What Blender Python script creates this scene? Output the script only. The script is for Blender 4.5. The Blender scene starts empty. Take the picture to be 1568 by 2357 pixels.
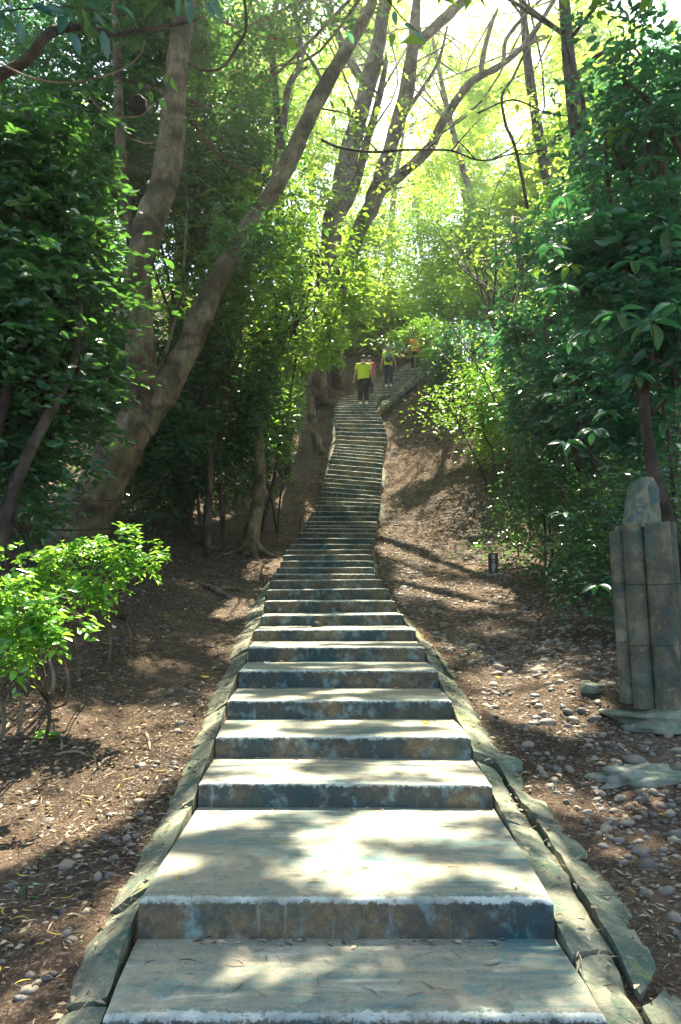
import bpy, bmesh, math, random
import numpy as np
from mathutils import Vector, Matrix, noise as mnoise

random.seed(7)
rng = np.random.default_rng(11)
sc = bpy.context.scene
COL = sc.collection
R = math.radians

# ------------------------------------------------------------------ camera
F = 1780.0            # focal length in pixels of a 1568 x 2357 view of the photograph
H = 1.47              # eye height above the first landing
PITCH = R(6.46)
cam_d = bpy.data.cameras.new('camera')
cam = bpy.data.objects.new('camera', cam_d)
COL.objects.link(cam)
cam.location = (0, 0, H)
cam.rotation_euler = (R(90) + PITCH, 0, 0)
cam_d.sensor_fit = 'VERTICAL'
cam_d.sensor_height = 24
cam_d.sensor_width = 24
cam_d.lens = F / 2357 * 24
cam_d.clip_start = 0.05
cam_d.clip_end = 500
sc.camera = cam

# ------------------------------------------------------------------ light
SUN_EL, SUN_AZ = R(60), R(9)      # azimuth measured from +Y towards +X
world = bpy.data.worlds.new('World')
sc.world = world
world.use_nodes = True
wn = world.node_tree.nodes
wl = world.node_tree.links
sky = wn.new('ShaderNodeTexSky')
sky.sky_type = 'NISHITA'
sky.sun_disc = False
sky.sun_elevation = SUN_EL
sky.sun_rotation = SUN_AZ
sky.air_density = 1.0
sky.dust_density = 2.0
sky.ozone_density = 1.0
wn['Background'].inputs['Strength'].default_value = 0.09
wl.new(sky.outputs[0], wn['Background'].inputs['Color'])
sd = bpy.data.lights.new('sun', 'SUN')
sd.energy = 5.0
sd.angle = R(0.5)
sd.color = (1.0, 0.91, 0.70)
sun = bpy.data.objects.new('sun', sd)
COL.objects.link(sun)
S = Vector((math.sin(SUN_AZ) * math.cos(SUN_EL), math.cos(SUN_AZ) * math.cos(SUN_EL), math.sin(SUN_EL)))
sun.rotation_euler = S.to_track_quat('Z', 'Y').to_euler()
sun.location = (0, 20, 60)

sc.view_settings.view_transform = 'Standard'
sc.view_settings.look = 'None'
sc.view_settings.gamma = 1
sc.view_settings.use_curve_mapping = False
sc.view_settings.exposure = 2.55
sc.cycles.use_denoising = True
sc.cycles.max_bounces = 6
sc.cycles.diffuse_bounces = 3
sc.cycles.glossy_bounces = 2
sc.cycles.transmission_bounces = 4
sc.cycles.transparent_max_bounces = 4
sc.cycles.volume_bounces = 0
sc.cycles.volume_step_rate = 4
sc.cycles.volume_max_steps = 64
sc.cycles.sample_clamp_indirect = 6
sc.cycles.caustics_reflective = False
sc.cycles.caustics_refractive = False

# ------------------------------------------------------------------ helpers
def at(u, v, Y):
    """world point at distance Y ahead seen at pixel u, v of the 1568 px wide view"""
    a = (u - 784) / F
    b = (1178.5 - v) / F
    dy = math.cos(PITCH) - b * math.sin(PITCH)
    dz = math.sin(PITCH) + b * math.cos(PITCH)
    t = Y / dy
    return Vector((a * t, Y, H + dz * t))

def atS(us, vs, Y):
    return at(us / 1.2379, vs / 1.2379, Y)

def empty(name, loc, label, cat, group=None, rz=0.0):
    o = bpy.data.objects.new(name, None)
    COL.objects.link(o)
    o.location = loc
    o.rotation_euler.z = rz
    o['label'] = label
    o['category'] = cat
    if group: o['group'] = group
    o.empty_display_size = 0.1
    return o

def tag(o, label=None, cat=None, group=None, kind=None):
    if label: o['label'] = label
    if cat: o['category'] = cat
    if group: o['group'] = group
    if kind: o['kind'] = kind
    return o

def link(name, me, mat=None, parent=None, world_space=True):
    o = bpy.data.objects.new(name, me)
    COL.objects.link(o)
    if mat is not None and not me.materials:
        me.materials.append(mat)
    if parent is not None:
        o.parent = parent
        if world_space:      # mesh is given in world coordinates
            o.matrix_parent_inverse = (Matrix.Translation(parent.location) @ parent.rotation_euler.to_matrix().to_4x4()).inverted()
    return o

def np_mesh(name, V, faces_flat, counts, smooth=False, attrs=None, uv=None):
    me = bpy.data.meshes.new(name)
    V = np.asarray(V, dtype=np.float32)
    me.vertices.add(len(V))
    me.vertices.foreach_set('co', V.ravel())
    ff = np.asarray(faces_flat, dtype=np.int32).ravel()
    n = len(ff) // counts
    me.loops.add(len(ff))
    me.loops.foreach_set('vertex_index', ff)
    me.polygons.add(n)
    me.polygons.foreach_set('loop_start', np.arange(0, n * counts, counts, dtype=np.int32))
    if smooth:
        me.polygons.foreach_set('use_smooth', np.ones(n, dtype=bool))
    if attrs:
        for k, a in attrs.items():
            at_ = me.attributes.new(k, 'FLOAT', 'POINT')
            at_.data.foreach_set('value', np.asarray(a, dtype=np.float32))
    me.update(calc_edges=True)
    return me

def py_mesh(name, V, Fc, smooth=False):
    me = bpy.data.meshes.new(name)
    me.from_pydata([tuple(v) for v in V], [], Fc)
    if smooth:
        me.polygons.foreach_set('use_smooth', [True] * len(me.polygons))
    me.update()
    return me

def nz(x, y, z=0.0):
    return mnoise.noise(Vector((x, y, z)))

def catmull(P, per=6):
    P = [Vector(p) for p in P]
    Q = [P[0] * 2 - P[1]] + P + [P[-1] * 2 - P[-2]]
    out = []
    for i in range(1, len(Q) - 2):
        for j in range(per):
            t = j / per
            a, b, c, d = Q[i - 1], Q[i], Q[i + 1], Q[i + 2]
            out.append(0.5 * ((2 * b) + (-a + c) * t + (2 * a - 5 * b + 4 * c - d) * t * t + (-a + 3 * b - 3 * c + d) * t ** 3))
    out.append(P[-1])
    return out

class Geo:
    def __init__(s):
        s.V = []; s.F = []
    def tube(s, pts, rad, seg=10, per=5, rough=0.06, cap=True, sx=1.0):
        P = catmull(pts, per)
        n = len(P)
        rr = [rad[min(int(i / per), len(rad) - 1)] * (1 - (i % per) / per) + rad[min(int(i / per) + 1, len(rad) - 1)] * ((i % per) / per) for i in range(n)]
        b = len(s.V)
        T0 = (P[1] - P[0]).normalized()
        a = T0.orthogonal().normalized()
        for i in range(n):
            T = (P[min(i + 1, n - 1)] - P[max(i - 1, 0)]).normalized()
            a = (a - T * a.dot(T)).normalized()
            c = T.cross(a)
            for k in range(seg):
                th = 2 * math.pi * k / seg
                d = a * math.cos(th) + c * math.sin(th) * sx
                q = P[i] + d * rr[i]
                f = 1 + rough * (nz(q.x * 3, q.y * 3, q.z * 1.2) + .6 * nz(q.x * 9 + 5, q.y * 9, q.z * 5))
                s.V.append(P[i] + d * rr[i] * f)
        for i in range(n - 1):
            for k in range(seg):
                k2 = (k + 1) % seg
                s.F.append((b + i * seg + k, b + i * seg + k2, b + (i + 1) * seg + k2, b + (i + 1) * seg + k))
        if cap:
            s.F.append(tuple(b + k for k in range(seg))[::-1])
            s.F.append(tuple(b + (n - 1) * seg + k for k in range(seg)))
        return s
    def box(s, lo, hi):
        b = len(s.V)
        for z in (lo[2], hi[2]):
            for y in (lo[1], hi[1]):
                for x in (lo[0], hi[0]):
                    s.V.append(Vector((x, y, z)))
        for f in ((0, 2, 3, 1), (4, 5, 7, 6), (0, 1, 5, 4), (2, 6, 7, 3), (0, 4, 6, 2), (1, 3, 7, 5)):
            s.F.append(tuple(b + i for i in f))
        return s
    def build(s, name, mat, parent=None, smooth=True, ws=True):
        return link(name, py_mesh(name, s.V, s.F, smooth), mat, parent, ws)

# ------------------------------------------------------------------ materials
def new_mat(name):
    m = bpy.data.materials.new(name)
    m.use_nodes = True
    nt = m.node_tree
    nt.nodes.clear()
    out = nt.nodes.new('ShaderNodeOutputMaterial')
    return m, nt, out

def N(nt, typ, **kw):
    n = nt.nodes.new(typ)
    for k, v in kw.items():
        if k.startswith('i_'):
            n.inputs[k[2:].replace('_', ' ')].default_value = v
        else:
            setattr(n, k, v)
    return n

def ramp(nt, fac, stops):
    n = nt.nodes.new('ShaderNodeValToRGB')
    e = n.color_ramp.elements
    while len(e) < len(stops): e.new(0.5)
    for el, (p, c) in zip(e, stops):
        el.position = p
        el.color = (*c, 1) if len(c) == 3 else c
    nt.links.new(fac, n.inputs[0])
    return n.outputs[0]

def noise_tex(nt, vec, scale, detail=4, rough=0.55, dist=0.0):
    n = N(nt, 'ShaderNodeTexNoise')
    n.inputs['Scale'].default_value = scale
    n.inputs['Detail'].default_value = detail
    n.inputs['Roughness'].default_value = rough
    n.inputs['Distortion'].default_value = dist
    nt.links.new(vec, n.inputs['Vector'])
    return n.outputs['Fac']

def mix(nt, fac, a, b, typ='MIX'):
    n = nt.nodes.new('ShaderNodeMixRGB')
    n.blend_type = typ
    for i, x in ((0, fac), (1, a), (2, b)):
        if isinstance(x, (int, float)): n.inputs[i].default_value = x
        elif isinstance(x, tuple): n.inputs[i].default_value = (*x, 1)
        else: nt.links.new(x, n.inputs[i])
    return n.outputs[0]

def math_n(nt, op, a, b=0.0):
    n = nt.nodes.new('ShaderNodeMath'); n.operation = op
    for i, x in ((0, a), (1, b)):
        if isinstance(x, (int, float)): n.inputs[i].default_value = x
        else: nt.links.new(x, n.inputs[i])
    return n.outputs[0]

def mapped(nt, scale=(1, 1, 1)):
    g = N(nt, 'ShaderNodeNewGeometry')
    mp = N(nt, 'ShaderNodeMapping')
    mp.inputs['Scale'].default_value = scale
    nt.links.new(g.outputs['Position'], mp.inputs['Vector'])
    return mp.outputs[0]

def bump(nt, h, strength=0.4, dist=0.02):
    b = N(nt, 'ShaderNodeBump')
    b.inputs['Strength'].default_value = strength
    b.inputs['Distance'].default_value = dist
    nt.links.new(h, b.inputs['Height'])
    return b.outputs[0]

def leaf_mat(name, dark, light, trans, rough=0.38, tfac=0.42, spec=0.5):
    m, nt, out = new_mat(name)
    at_ = N(nt, 'ShaderNodeAttribute', attribute_name='var')
    oi = N(nt, 'ShaderNodeObjectInfo')
    v = math_n(nt, 'ADD', at_.outputs['Fac'], 0.0)
    col = ramp(nt, v, [(0.0, dark), (0.75, light), (1.0, tuple(min(1, c * 1.35) for c in light))])
    tr = mix(nt, v, tuple(c * .75 for c in trans), trans)
    p = N(nt, 'ShaderNodeBsdfPrincipled')
    nt.links.new(col, p.inputs['Base Color'])
    p.inputs['Roughness'].default_value = rough
    p.inputs['Specular IOR Level'].default_value = spec
    t = N(nt, 'ShaderNodeBsdfTranslucent')
    nt.links.new(tr, t.inputs['Color'])
    ms = N(nt, 'ShaderNodeMixShader')
    ms.inputs[0].default_value = tfac
    nt.links.new(p.outputs[0], ms.inputs[1]); nt.links.new(t.outputs[0], ms.inputs[2])
    nt.links.new(ms.outputs[0], out.inputs['Surface'])
    return m

M = {}
M['leaf_dark'] = leaf_mat('leaf_dark_green', (0.012, 0.055, 0.034), (0.03, 0.115, 0.055), (0.20, 0.52, 0.07), rough=0.26, tfac=0.26, spec=0.9)
M['leaf_teal'] = leaf_mat('leaf_blue_green', (0.010, 0.062, 0.058), (0.025, 0.13, 0.10), (0.14, 0.52, 0.14), rough=0.27, tfac=0.27, spec=0.9)  # blue-green base paints the sky's reflection into the leaf colour
M['leaf_mid'] = leaf_mat('leaf_mid_green', (0.030, 0.10, 0.022), (0.08, 0.20, 0.035), (0.40, 0.68, 0.06), rough=0.33, tfac=0.40, spec=0.7)
M['leaf_lime'] = leaf_mat('leaf_lime', (0.07, 0.16, 0.02), (0.12, 0.26, 0.03), (0.62, 0.85, 0.10), rough=0.42, tfac=0.62)
M['leaf_bright'] = leaf_mat('leaf_bright_green', (0.05, 0.17, 0.02), (0.13, 0.34, 0.04), (0.42, 0.78, 0.07), rough=0.26, tfac=0.33, spec=0.8)
M['leaf_dead'] = leaf_mat('leaf_litter', (0.10, 0.068, 0.045), (0.42, 0.335, 0.235), (0.30, 0.2, 0.1), rough=0.7, tfac=0.12, spec=0.2)
M['leaf_yellow'] = leaf_mat('leaf_yellow', (0.55, 0.33, 0.03), (0.72, 0.50, 0.04), (0.7, 0.45, 0.04), rough=0.5, tfac=0.25)

def bark_mat(name, dark, mid, pale, moss=0.0):
    m, nt, out = new_mat(name)
    v = mapped(nt)
    n1 = noise_tex(nt, v, 2.2, 5, 0.6, 0.4)
    n2 = noise_tex(nt, mapped(nt, (14, 14, 3.5)), 1.0, 5, 0.65)
    n3 = noise_tex(nt, v, 11, 4)
    c = ramp(nt, n1, [(0.40, dark), (0.50, mid), (0.62, pale)])
    c = mix(nt, 0.8, c, ramp(nt, n2, [(0.3, (0.35, 0.33, 0.33)), (0.62, (1, 1, 1))]), 'MULTIPLY')
    c = mix(nt, ramp(nt, n3, [(0.66, (0, 0, 0)), (0.72, (.7, .7, .7))]), c, tuple(x * .35 for x in dark))
    if moss:
        n4 = noise_tex(nt, v, 3.1, 3)
        c = mix(nt, ramp(nt, n4, [(0.5, (0, 0, 0)), (0.62, (moss,) * 3)]), c, (0.06, 0.09, 0.035))
    p = N(nt, 'ShaderNodeBsdfPrincipled')
    nt.links.new(c, p.inputs['Base Color'])
    p.inputs['Roughness'].default_value = 0.85
    nt.links.new(bump(nt, math_n(nt, 'ADD', n2, n3), 1.0, 0.04), p.inputs['Normal'])
    nt.links.new(p.outputs[0], out.inputs['Surface'])
    return m
M['bark'] = bark_mat('bark_brown', (0.075, 0.05, 0.033), (0.185, 0.13, 0.08), (0.33, 0.25, 0.165), 0.45)
M['bark_grey'] = bark_mat('bark_grey', (0.10, 0.08, 0.075), (0.20, 0.165, 0.145), (0.30, 0.25, 0.22))
M['bark_dark'] = bark_mat('bark_dark', (0.03, 0.022, 0.018), (0.07, 0.05, 0.04), (0.13, 0.10, 0.08))
M['bark_pale'] = bark_mat('bark_pale_twig', (0.20, 0.15, 0.10), (0.33, 0.26, 0.18), (0.42, 0.35, 0.25))

# weathered concrete, shade tones painted in; 'edge' attribute: 1 on the worn nosing and painted sunlit far edges, 'face': 1 on riser, 0 on tread
def concrete_step():
    m, nt, out = new_mat('weathered_step_concrete')
    v = mapped(nt)
    face = N(nt, 'ShaderNodeAttribute', attribute_name='face').outputs['Fac']
    edge = N(nt, 'ShaderNodeAttribute', attribute_name='edge').outputs['Fac']
    big = noise_tex(nt, v, 1.9, 5, 0.6, 0.3)
    med = noise_tex(nt, v, 7.5, 5, 0.62, 0.2)
    fine = noise_tex(nt, v, 60, 4, 0.7)
    strk = noise_tex(nt, mapped(nt, (2.2, 13, 1)), 1.0, 5, 0.62, 0.5)
    drip = noise_tex(nt, mapped(nt, (26, 2, 2.2)), 1.0, 3, 0.6)
    tread = ramp(nt, strk, [(0.34, (0.055, 0.150, 0.150)), (0.46, (0.17, 0.21, 0.175)), (0.57, (0.29, 0.265, 0.19)), (0.70, (0.50, 0.53, 0.47))])  # dark teal streaks paint shadow tone into the tread colour
    tread = mix(nt, ramp(nt, big, [(0.42, (0, 0, 0)), (0.60, (.65, .65, .65))]), tread, (0.30, 0.25, 0.17))
    tread = mix(nt, ramp(nt, med, [(0.58, (0, 0, 0)), (0.66, (.55, .55, .55))]), tread, (0.10, 0.21, 0.20))
    tread = mix(nt, 0.35, tread, ramp(nt, fine, [(0.3, (.4, .4, .4)), (0.6, (1, 1, 1))]), 'MULTIPLY')
    pits = noise_tex(nt, mapped(nt, (1, 1, 1)), 130, 3, .8)
    tread = mix(nt, ramp(nt, noise_tex(nt, v, 18, 6, .75, .6), [(.36, (.7, .7, .7)), (.46, (0, 0, 0))]), tread, (0.12, 0.12, 0.09))
    riser = ramp(nt, big, [(0.34, (0.016, 0.055, 0.060)), (0.46, (0.065, 0.062, 0.048)), (0.58, (0.17, 0.125, 0.065)), (0.74, (0.03, 0.075, 0.07))])  # risers coloured darker and teal to carry their shade
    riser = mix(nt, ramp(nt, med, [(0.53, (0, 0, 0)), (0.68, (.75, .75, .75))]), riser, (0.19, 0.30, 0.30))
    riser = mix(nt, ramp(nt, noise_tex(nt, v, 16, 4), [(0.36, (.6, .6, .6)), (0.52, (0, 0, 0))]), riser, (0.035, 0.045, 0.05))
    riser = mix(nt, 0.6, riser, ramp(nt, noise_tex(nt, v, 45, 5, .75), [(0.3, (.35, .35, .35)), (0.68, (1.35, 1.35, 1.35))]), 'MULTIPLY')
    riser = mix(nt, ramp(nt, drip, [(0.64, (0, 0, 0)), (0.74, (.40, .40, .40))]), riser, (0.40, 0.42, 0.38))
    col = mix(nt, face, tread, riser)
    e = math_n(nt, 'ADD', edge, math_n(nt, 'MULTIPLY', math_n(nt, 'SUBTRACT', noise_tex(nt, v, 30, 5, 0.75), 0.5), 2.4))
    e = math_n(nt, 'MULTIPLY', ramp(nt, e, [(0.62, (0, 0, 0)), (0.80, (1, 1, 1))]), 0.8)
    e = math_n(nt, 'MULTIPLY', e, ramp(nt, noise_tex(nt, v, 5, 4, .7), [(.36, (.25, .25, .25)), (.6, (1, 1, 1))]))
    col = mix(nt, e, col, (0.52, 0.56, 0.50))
    p = N(nt, 'ShaderNodeBsdfPrincipled')
    nt.links.new(col, p.inputs['Base Color'])
    p.inputs['Roughness'].default_value = 0.8
    h = math_n(nt, 'ADD', math_n(nt, 'MULTIPLY', fine, 0.5), med)
    nt.links.new(bump(nt, h, 0.5, 0.012), p.inputs['Normal'])
    nt.links.new(p.outputs[0], out.inputs['Surface'])
    return m
M['step'] = concrete_step()

def concrete_plain(name, a, b, c, moss, scale=2.5, mossf=.8):
    m, nt, out = new_mat(name)
    v = mapped(nt)
    n1 = noise_tex(nt, v, scale, 5, 0.62, 0.4)
    n2 = noise_tex(nt, v, scale * 5, 5, 0.65)
    n3 = noise_tex(nt, v, 70, 3, 0.7)
    n4 = noise_tex(nt, v, scale * 1.4 + .7, 4, .6, .6)
    col = ramp(nt, n1, [(0.32, a), (0.5, b), (0.66, c)])
    col = mix(nt, ramp(nt, n4, [(0.46, (0, 0, 0)), (0.6, (mossf,) * 3)]), col, moss)
    col = mix(nt, ramp(nt, n2, [(0.6, (0, 0, 0)), (0.68, (.5, .5, .5))]), col, tuple(min(1, x * 1.5) for x in c))
    if name == 'mortar_apron':
        col = mix(nt, ramp(nt, noise_tex(nt, v, 1.7, 5, .7), [(0.60, (0, 0, 0)), (0.66, (.7, .7, .7))]), col, (0.26, 0.27, 0.07))
    col = mix(nt, 0.4, col, ramp(nt, n3, [(0.3, (.35, .35, .35)), (0.6, (1, 1, 1))]), 'MULTIPLY')
    p = N(nt, 'ShaderNodeBsdfPrincipled')
    nt.links.new(col, p.inputs['Base Color'])
    p.inputs['Roughness'].default_value = 0.85
    nt.links.new(bump(nt, math_n(nt, 'ADD', n2, n3), 0.6, 0.012), p.inputs['Normal'])
    nt.links.new(p.outputs[0], out.inputs['Surface'])
    return m
M['apron'] = concrete_plain('mortar_apron', (0.085, 0.10, 0.075), (0.19, 0.185, 0.125), (0.30, 0.285, 0.20), (0.05, 0.10, 0.07), 4.2)
M['pillar'] = concrete_plain('pillar_concrete', (0.05, 0.052, 0.042), (0.12, 0.105, 0.07), (0.22, 0.20, 0.13), (0.035, 0.085, 0.08), 4.0, .6)
M['broken'] = concrete_plain('broken_concrete', (0.08, 0.11, 0.09), (0.17, 0.175, 0.12), (0.30, 0.28, 0.17), (0.04, 0.11, 0.13), 6.0)
M['slab'] = concrete_plain('mossy_slab', (0.12, 0.14, 0.11), (0.22, 0.22, 0.17), (0.34, 0.33, 0.27), (0.08, 0.15, 0.10), 4.0)

def pebble_mat():
    m, nt, out = new_mat('river_pebble')
    at_ = N(nt, 'ShaderNodeAttribute', attribute_name='var')
    oi = N(nt, 'ShaderNodeObjectInfo')
    f = math_n(nt, 'FRACT', math_n(nt, 'ADD', at_.outputs['Fac'], oi.outputs['Random']))
    col = ramp(nt, f, [(0.0, (0.07, 0.065, 0.06)), (0.35, (0.13, 0.12, 0.105)), (0.6, (0.21, 0.18, 0.145)), (0.85, (0.33, 0.27, 0.20)), (1.0, (0.10, 0.11, 0.115))])
    n = noise_tex(nt, mapped(nt), 30, 4, .65)
    col = mix(nt, .5, col, ramp(nt, n, [(0.3, (.45, .42, .4)), (0.65, (1, 1, 1))]), 'MULTIPLY')
    p = N(nt, 'ShaderNodeBsdfPrincipled')
    nt.links.new(col, p.inputs['Base Color'])
    p.inputs['Roughness'].default_value = 0.7
    nt.links.new(bump(nt, n, .3, .01), p.inputs['Normal'])
    nt.links.new(p.outputs[0], out.inputs['Surface'])
    return m
M['pebble'] = pebble_mat()

def ground_mat():
    m, nt, out = new_mat('forest_soil')
    v = mapped(nt)
    n1 = noise_tex(nt, v, 0.9, 5, .6, .3)
    n2 = noise_tex(nt, v, 9, 6, .7, .3)
    n3 = noise_tex(nt, v, 55, 5, .75)
    col = ramp(nt, n1, [(0.35, (0.045, 0.030, 0.022)), (0.55, (0.09, 0.060, 0.042)), (0.68, (0.16, 0.115, 0.08))])
    col = mix(nt, .75, col, ramp(nt, n2, [(0.35, (.45, .42, .40)), (0.62, (1.25, 1.15, 1.05))]), 'MULTIPLY')
    col = mix(nt, ramp(nt, noise_tex(nt, v, 24, 5, .8), [(0.54, (0, 0, 0)), (0.62, (.55, .55, .55))]), col, (0.26, 0.20, 0.145))
    col = mix(nt, ramp(nt, n3, [(0.54, (0, 0, 0)), (0.64, (.7, .7, .7))]), col, (0.36, 0.29, 0.21))
    p = N(nt, 'ShaderNodeBsdfPrincipled')
    nt.links.new(col, p.inputs['Base Color'])
    p.inputs['Roughness'].default_value = 0.95
    p.inputs['Specular IOR Level'].default_value = .2
    nt.links.new(bump(nt, math_n(nt, 'ADD', n2, n3), .9, .035), p.inputs['Normal'])
    nt.links.new(p.outputs[0], out.inputs['Surface'])
    return m
M['ground'] = ground_mat()

def plain(name, col, rough=.7, var=.25, scale=20, spec=.4):
    m, nt, out = new_mat(name)
    n = noise_tex(nt, mapped(nt), scale, 4)
    c = mix(nt, ramp(nt, n, [(0.35, (0, 0, 0)), (0.65, (1, 1, 1))]), tuple(x * (1 - var) for x in col), tuple(min(1, x * (1 + var)) for x in col))
    p = N(nt, 'ShaderNodeBsdfPrincipled')
    nt.links.new(c, p.inputs['Base Color'])
    p.inputs['Roughness'].default_value = rough
    p.inputs['Specular IOR Level'].default_value = spec
    nt.links.new(p.outputs[0], out.inputs['Surface'])
    return m
M['plaque'] = plain('plaque_dark_brown', (0.055, 0.035, 0.035), .55)
M['white'] = plain('white_paint', (0.75, 0.75, 0.72), .6, .1)
M['skin'] = plain('skin', (0.48, 0.30, 0.21), .6, .1)
M['lime'] = plain('lime_shirt', (0.58, 0.72, 0.03), .85, .12)
M['pattern'] = plain('navy_print', (0.12, 0.20, 0.30), .85, .9, 28)
M['navy'] = plain('navy_bag', (0.035, 0.05, 0.13), .8, .2)
M['black'] = plain('black_cloth', (0.008, 0.007, 0.010), .9, .2)
M['darkblue'] = plain('dark_blue_cloth', (0.02, 0.022, 0.05), .9, .2)
M['pink'] = plain('pink_shirt', (0.55, 0.04, 0.16), .85, .1)
M['orange'] = plain('orange_shirt', (0.85, 0.22, 0.06), .85, .1)
M['hair'] = plain('dark_hair', (0.03, 0.022, 0.02), .6, .2)
M['blond'] = plain('light_brown_hair', (0.30, 0.23, 0.16), .6, .2)
M['cap'] = plain('beige_cap', (0.62, 0.58, 0.46), .8, .1)
M['shoe'] = plain('pale_shoe', (0.65, 0.70, 0.68), .6, .1)
M['nest'] = plain('nest_fibre', (0.03, 0.02, 0.018), .95, .6, 40)

# ------------------------------------------------------------------ stairs: measured edges (photograph pixels)
# xl, yl, xr, yr of each nosing
E = [(300, 2893, 1735, 2893),
 (396, 2561, 1577, 2563), (567, 2229, 1403, 2235), (615, 2098, 1342, 2098), (648, 1995, 1288, 1995), (681, 1909, 1250, 1909),
 (708, 1843, 1211, 1843), (725, 1794, 1185, 1792), (746, 1753, 1151, 1749), (757, 1712, 1125, 1711), (761, 1680, 1108, 1676),
 (769, 1653, 1090, 1650), (777, 1635, 1069, 1635), (788, 1617, 1064, 1616), (799, 1598, 1063, 1597), (807, 1581, 1060, 1579),
 (816, 1566, 1060, 1565), (826, 1550, 1062, 1550), (838, 1533, 1067, 1533), (850, 1517, 1070, 1519), (863, 1505, 1073, 1506),
 (871, 1496, 1073, 1498), (875, 1485, 1075, 1486), (880, 1471, 1076, 1471), (888, 1456, 1080, 1458), (899, 1438, 1082, 1444),
 (905, 1426, 1084, 1433), (907, 1415, 1084, 1422), (913, 1399, 1084, 1413), (917, 1386, 1085, 1400), (918, 1374, 1086, 1386),
 (922, 1361, 1086, 1374), (929, 1350, 1087, 1364), (934, 1336, 1088, 1349), (937, 1322, 1089, 1334), (939, 1306, 1091, 1320),
 (942, 1297, 1092, 1310), (947, 1288, 1093, 1300), (948, 1280, 1094, 1291), (951, 1272, 1094, 1282), (954, 1264, 1095, 1273),
 (955, 1251, 1102, 1259), (957, 1240, 1103, 1247), (957, 1229, 1102, 1233), (958, 1218, 1100, 1220), (956, 1206, 1095, 1209),
 (956, 1196, 1092, 1198), (954, 1188, 1088, 1190), (951, 1180, 1084, 1181), (948, 1171, 1080, 1171), (949, 1163, 1075, 1163),
 (952, 1157, 1073, 1157), (955, 1151, 1074, 1151), (959, 1147, 1075, 1146), (963, 1141, 1079, 1139), (970, 1135, 1083, 1133),
 (990, 1129, 1104, 1126), (999, 1124, 1115, 1121), (1006, 1118, 1123, 1114), (1019, 1109, 1128, 1105), (1030, 1103, 1139, 1099),
 (1045, 1096, 1147, 1093), (1056, 1090, 1155, 1087), (1066, 1084, 1161, 1080), (1077, 1078, 1170, 1074), (1086, 1073, 1177, 1068),
 (1100, 1065, 1191, 1059), (1112, 1057, 1203, 1050), (1128, 1052, 1220, 1045), (1138, 1047, 1228, 1040), (1147, 1041, 1234, 1034),
 (1157, 1035, 1242, 1028)]
NS = len(E)
DK = [0, 1, 2, 3, 4, 5, 6, 7, 8, 9, 10, 11, 12, 13, 16, 20, 24, 28, 32, 36, 40, 46, 50, 53, 55, 60, 71]
DV = [2.76, 3.35, 4.74, 5.45, 6.2, 7.0, 7.85, 8.75, 9.65, 10.5, 11.3, 12.05, 12.75, 13.4, 15.1, 17.1, 18.75, 20.25, 21.7, 23.0, 24.3, 26.2, 27.5, 28.4, 29.0, 30.5, 34.0]
D = list(np.interp(range(NS), DK, DV))
EL, ER = [], []
for k in range(NS):
    xl, yl, xr, yr = E[k]
    yaw = 0.0 if k < 25 else 0.12
    if k > 54: yaw = -0.1
    if k == 0:
        EL.append(at(236, 2340, D[0])); ER.append(at(1398, 2340, D[0]))
    else:
        EL.append(atS(xl, yl, D[k] - yaw)); ER.append(atS(xr, yr, D[k] + yaw))
ZT = [0.5 * (EL[k].z + ER[k].z) for k in range(NS)]
for k in range(1, NS):            # every riser at least 7 cm
    if ZT[k] - ZT[k - 1] < 0.07:
        d = ZT[k - 1] + 0.07 - ZT[k]
        ZT[k] += d; EL[k].z += d; ER[k].z += d
gy = np.array([-12, 1.5, 2.6] + [D[k] + .02 for k in range(1, NS)] + [40, 50, 62, 80, 110])
gz = np.array([-0.25, -0.12, -0.02] + [(ZT[k] + ZT[k - 1]) / 2 for k in range(1, NS)] + [ZT[-1] + 1.8, ZT[-1] + 4.6, ZT[-1] + 6.4, ZT[-1] + 7.5, ZT[-1] + 6])
ly = np.array([-12, 2.69] + [D[k] for k in range(1, NS)] + [40, 50, 110])
lx = np.array([EL[0].x - .12, EL[0].x] + [EL[k].x for k in range(1, NS)] + [EL[-1].x + 3.5, EL[-1].x + 8, EL[-1].x + 10])
rx = np.array([ER[0].x + .1, ER[0].x] + [ER[k].x for k in range(1, NS)] + [ER[-1].x + 3.5, ER[-1].x + 8, ER[-1].x + 10])

def zs(y): return np.interp(y, gy, gz)
def xl_(y): return np.interp(y, ly, lx)
def xr_(y): return np.interp(y, ly, rx)
def sstep(a, b, x):
    t = np.clip((x - a) / (b - a), 0, 1)
    return t * t * (3 - 2 * t)
def nsum(x, y):
    return (np.sin(1.7 * x + 2.1 * np.sin(.9 * y + 1)) * np.cos(1.3 * y + 1.4 * np.sin(1.1 * x)) + .5 * np.sin(3.9 * x + 1.7 * y + 2 * np.sin(2.3 * y)) + .35 * np.sin(8.1 * y - 5.3 * x + 1.5 * np.sin(6 * x)) + .25 * np.sin(15 * x + 3 * np.sin(11 * y)) * np.sin(13 * y + 2))

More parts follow.
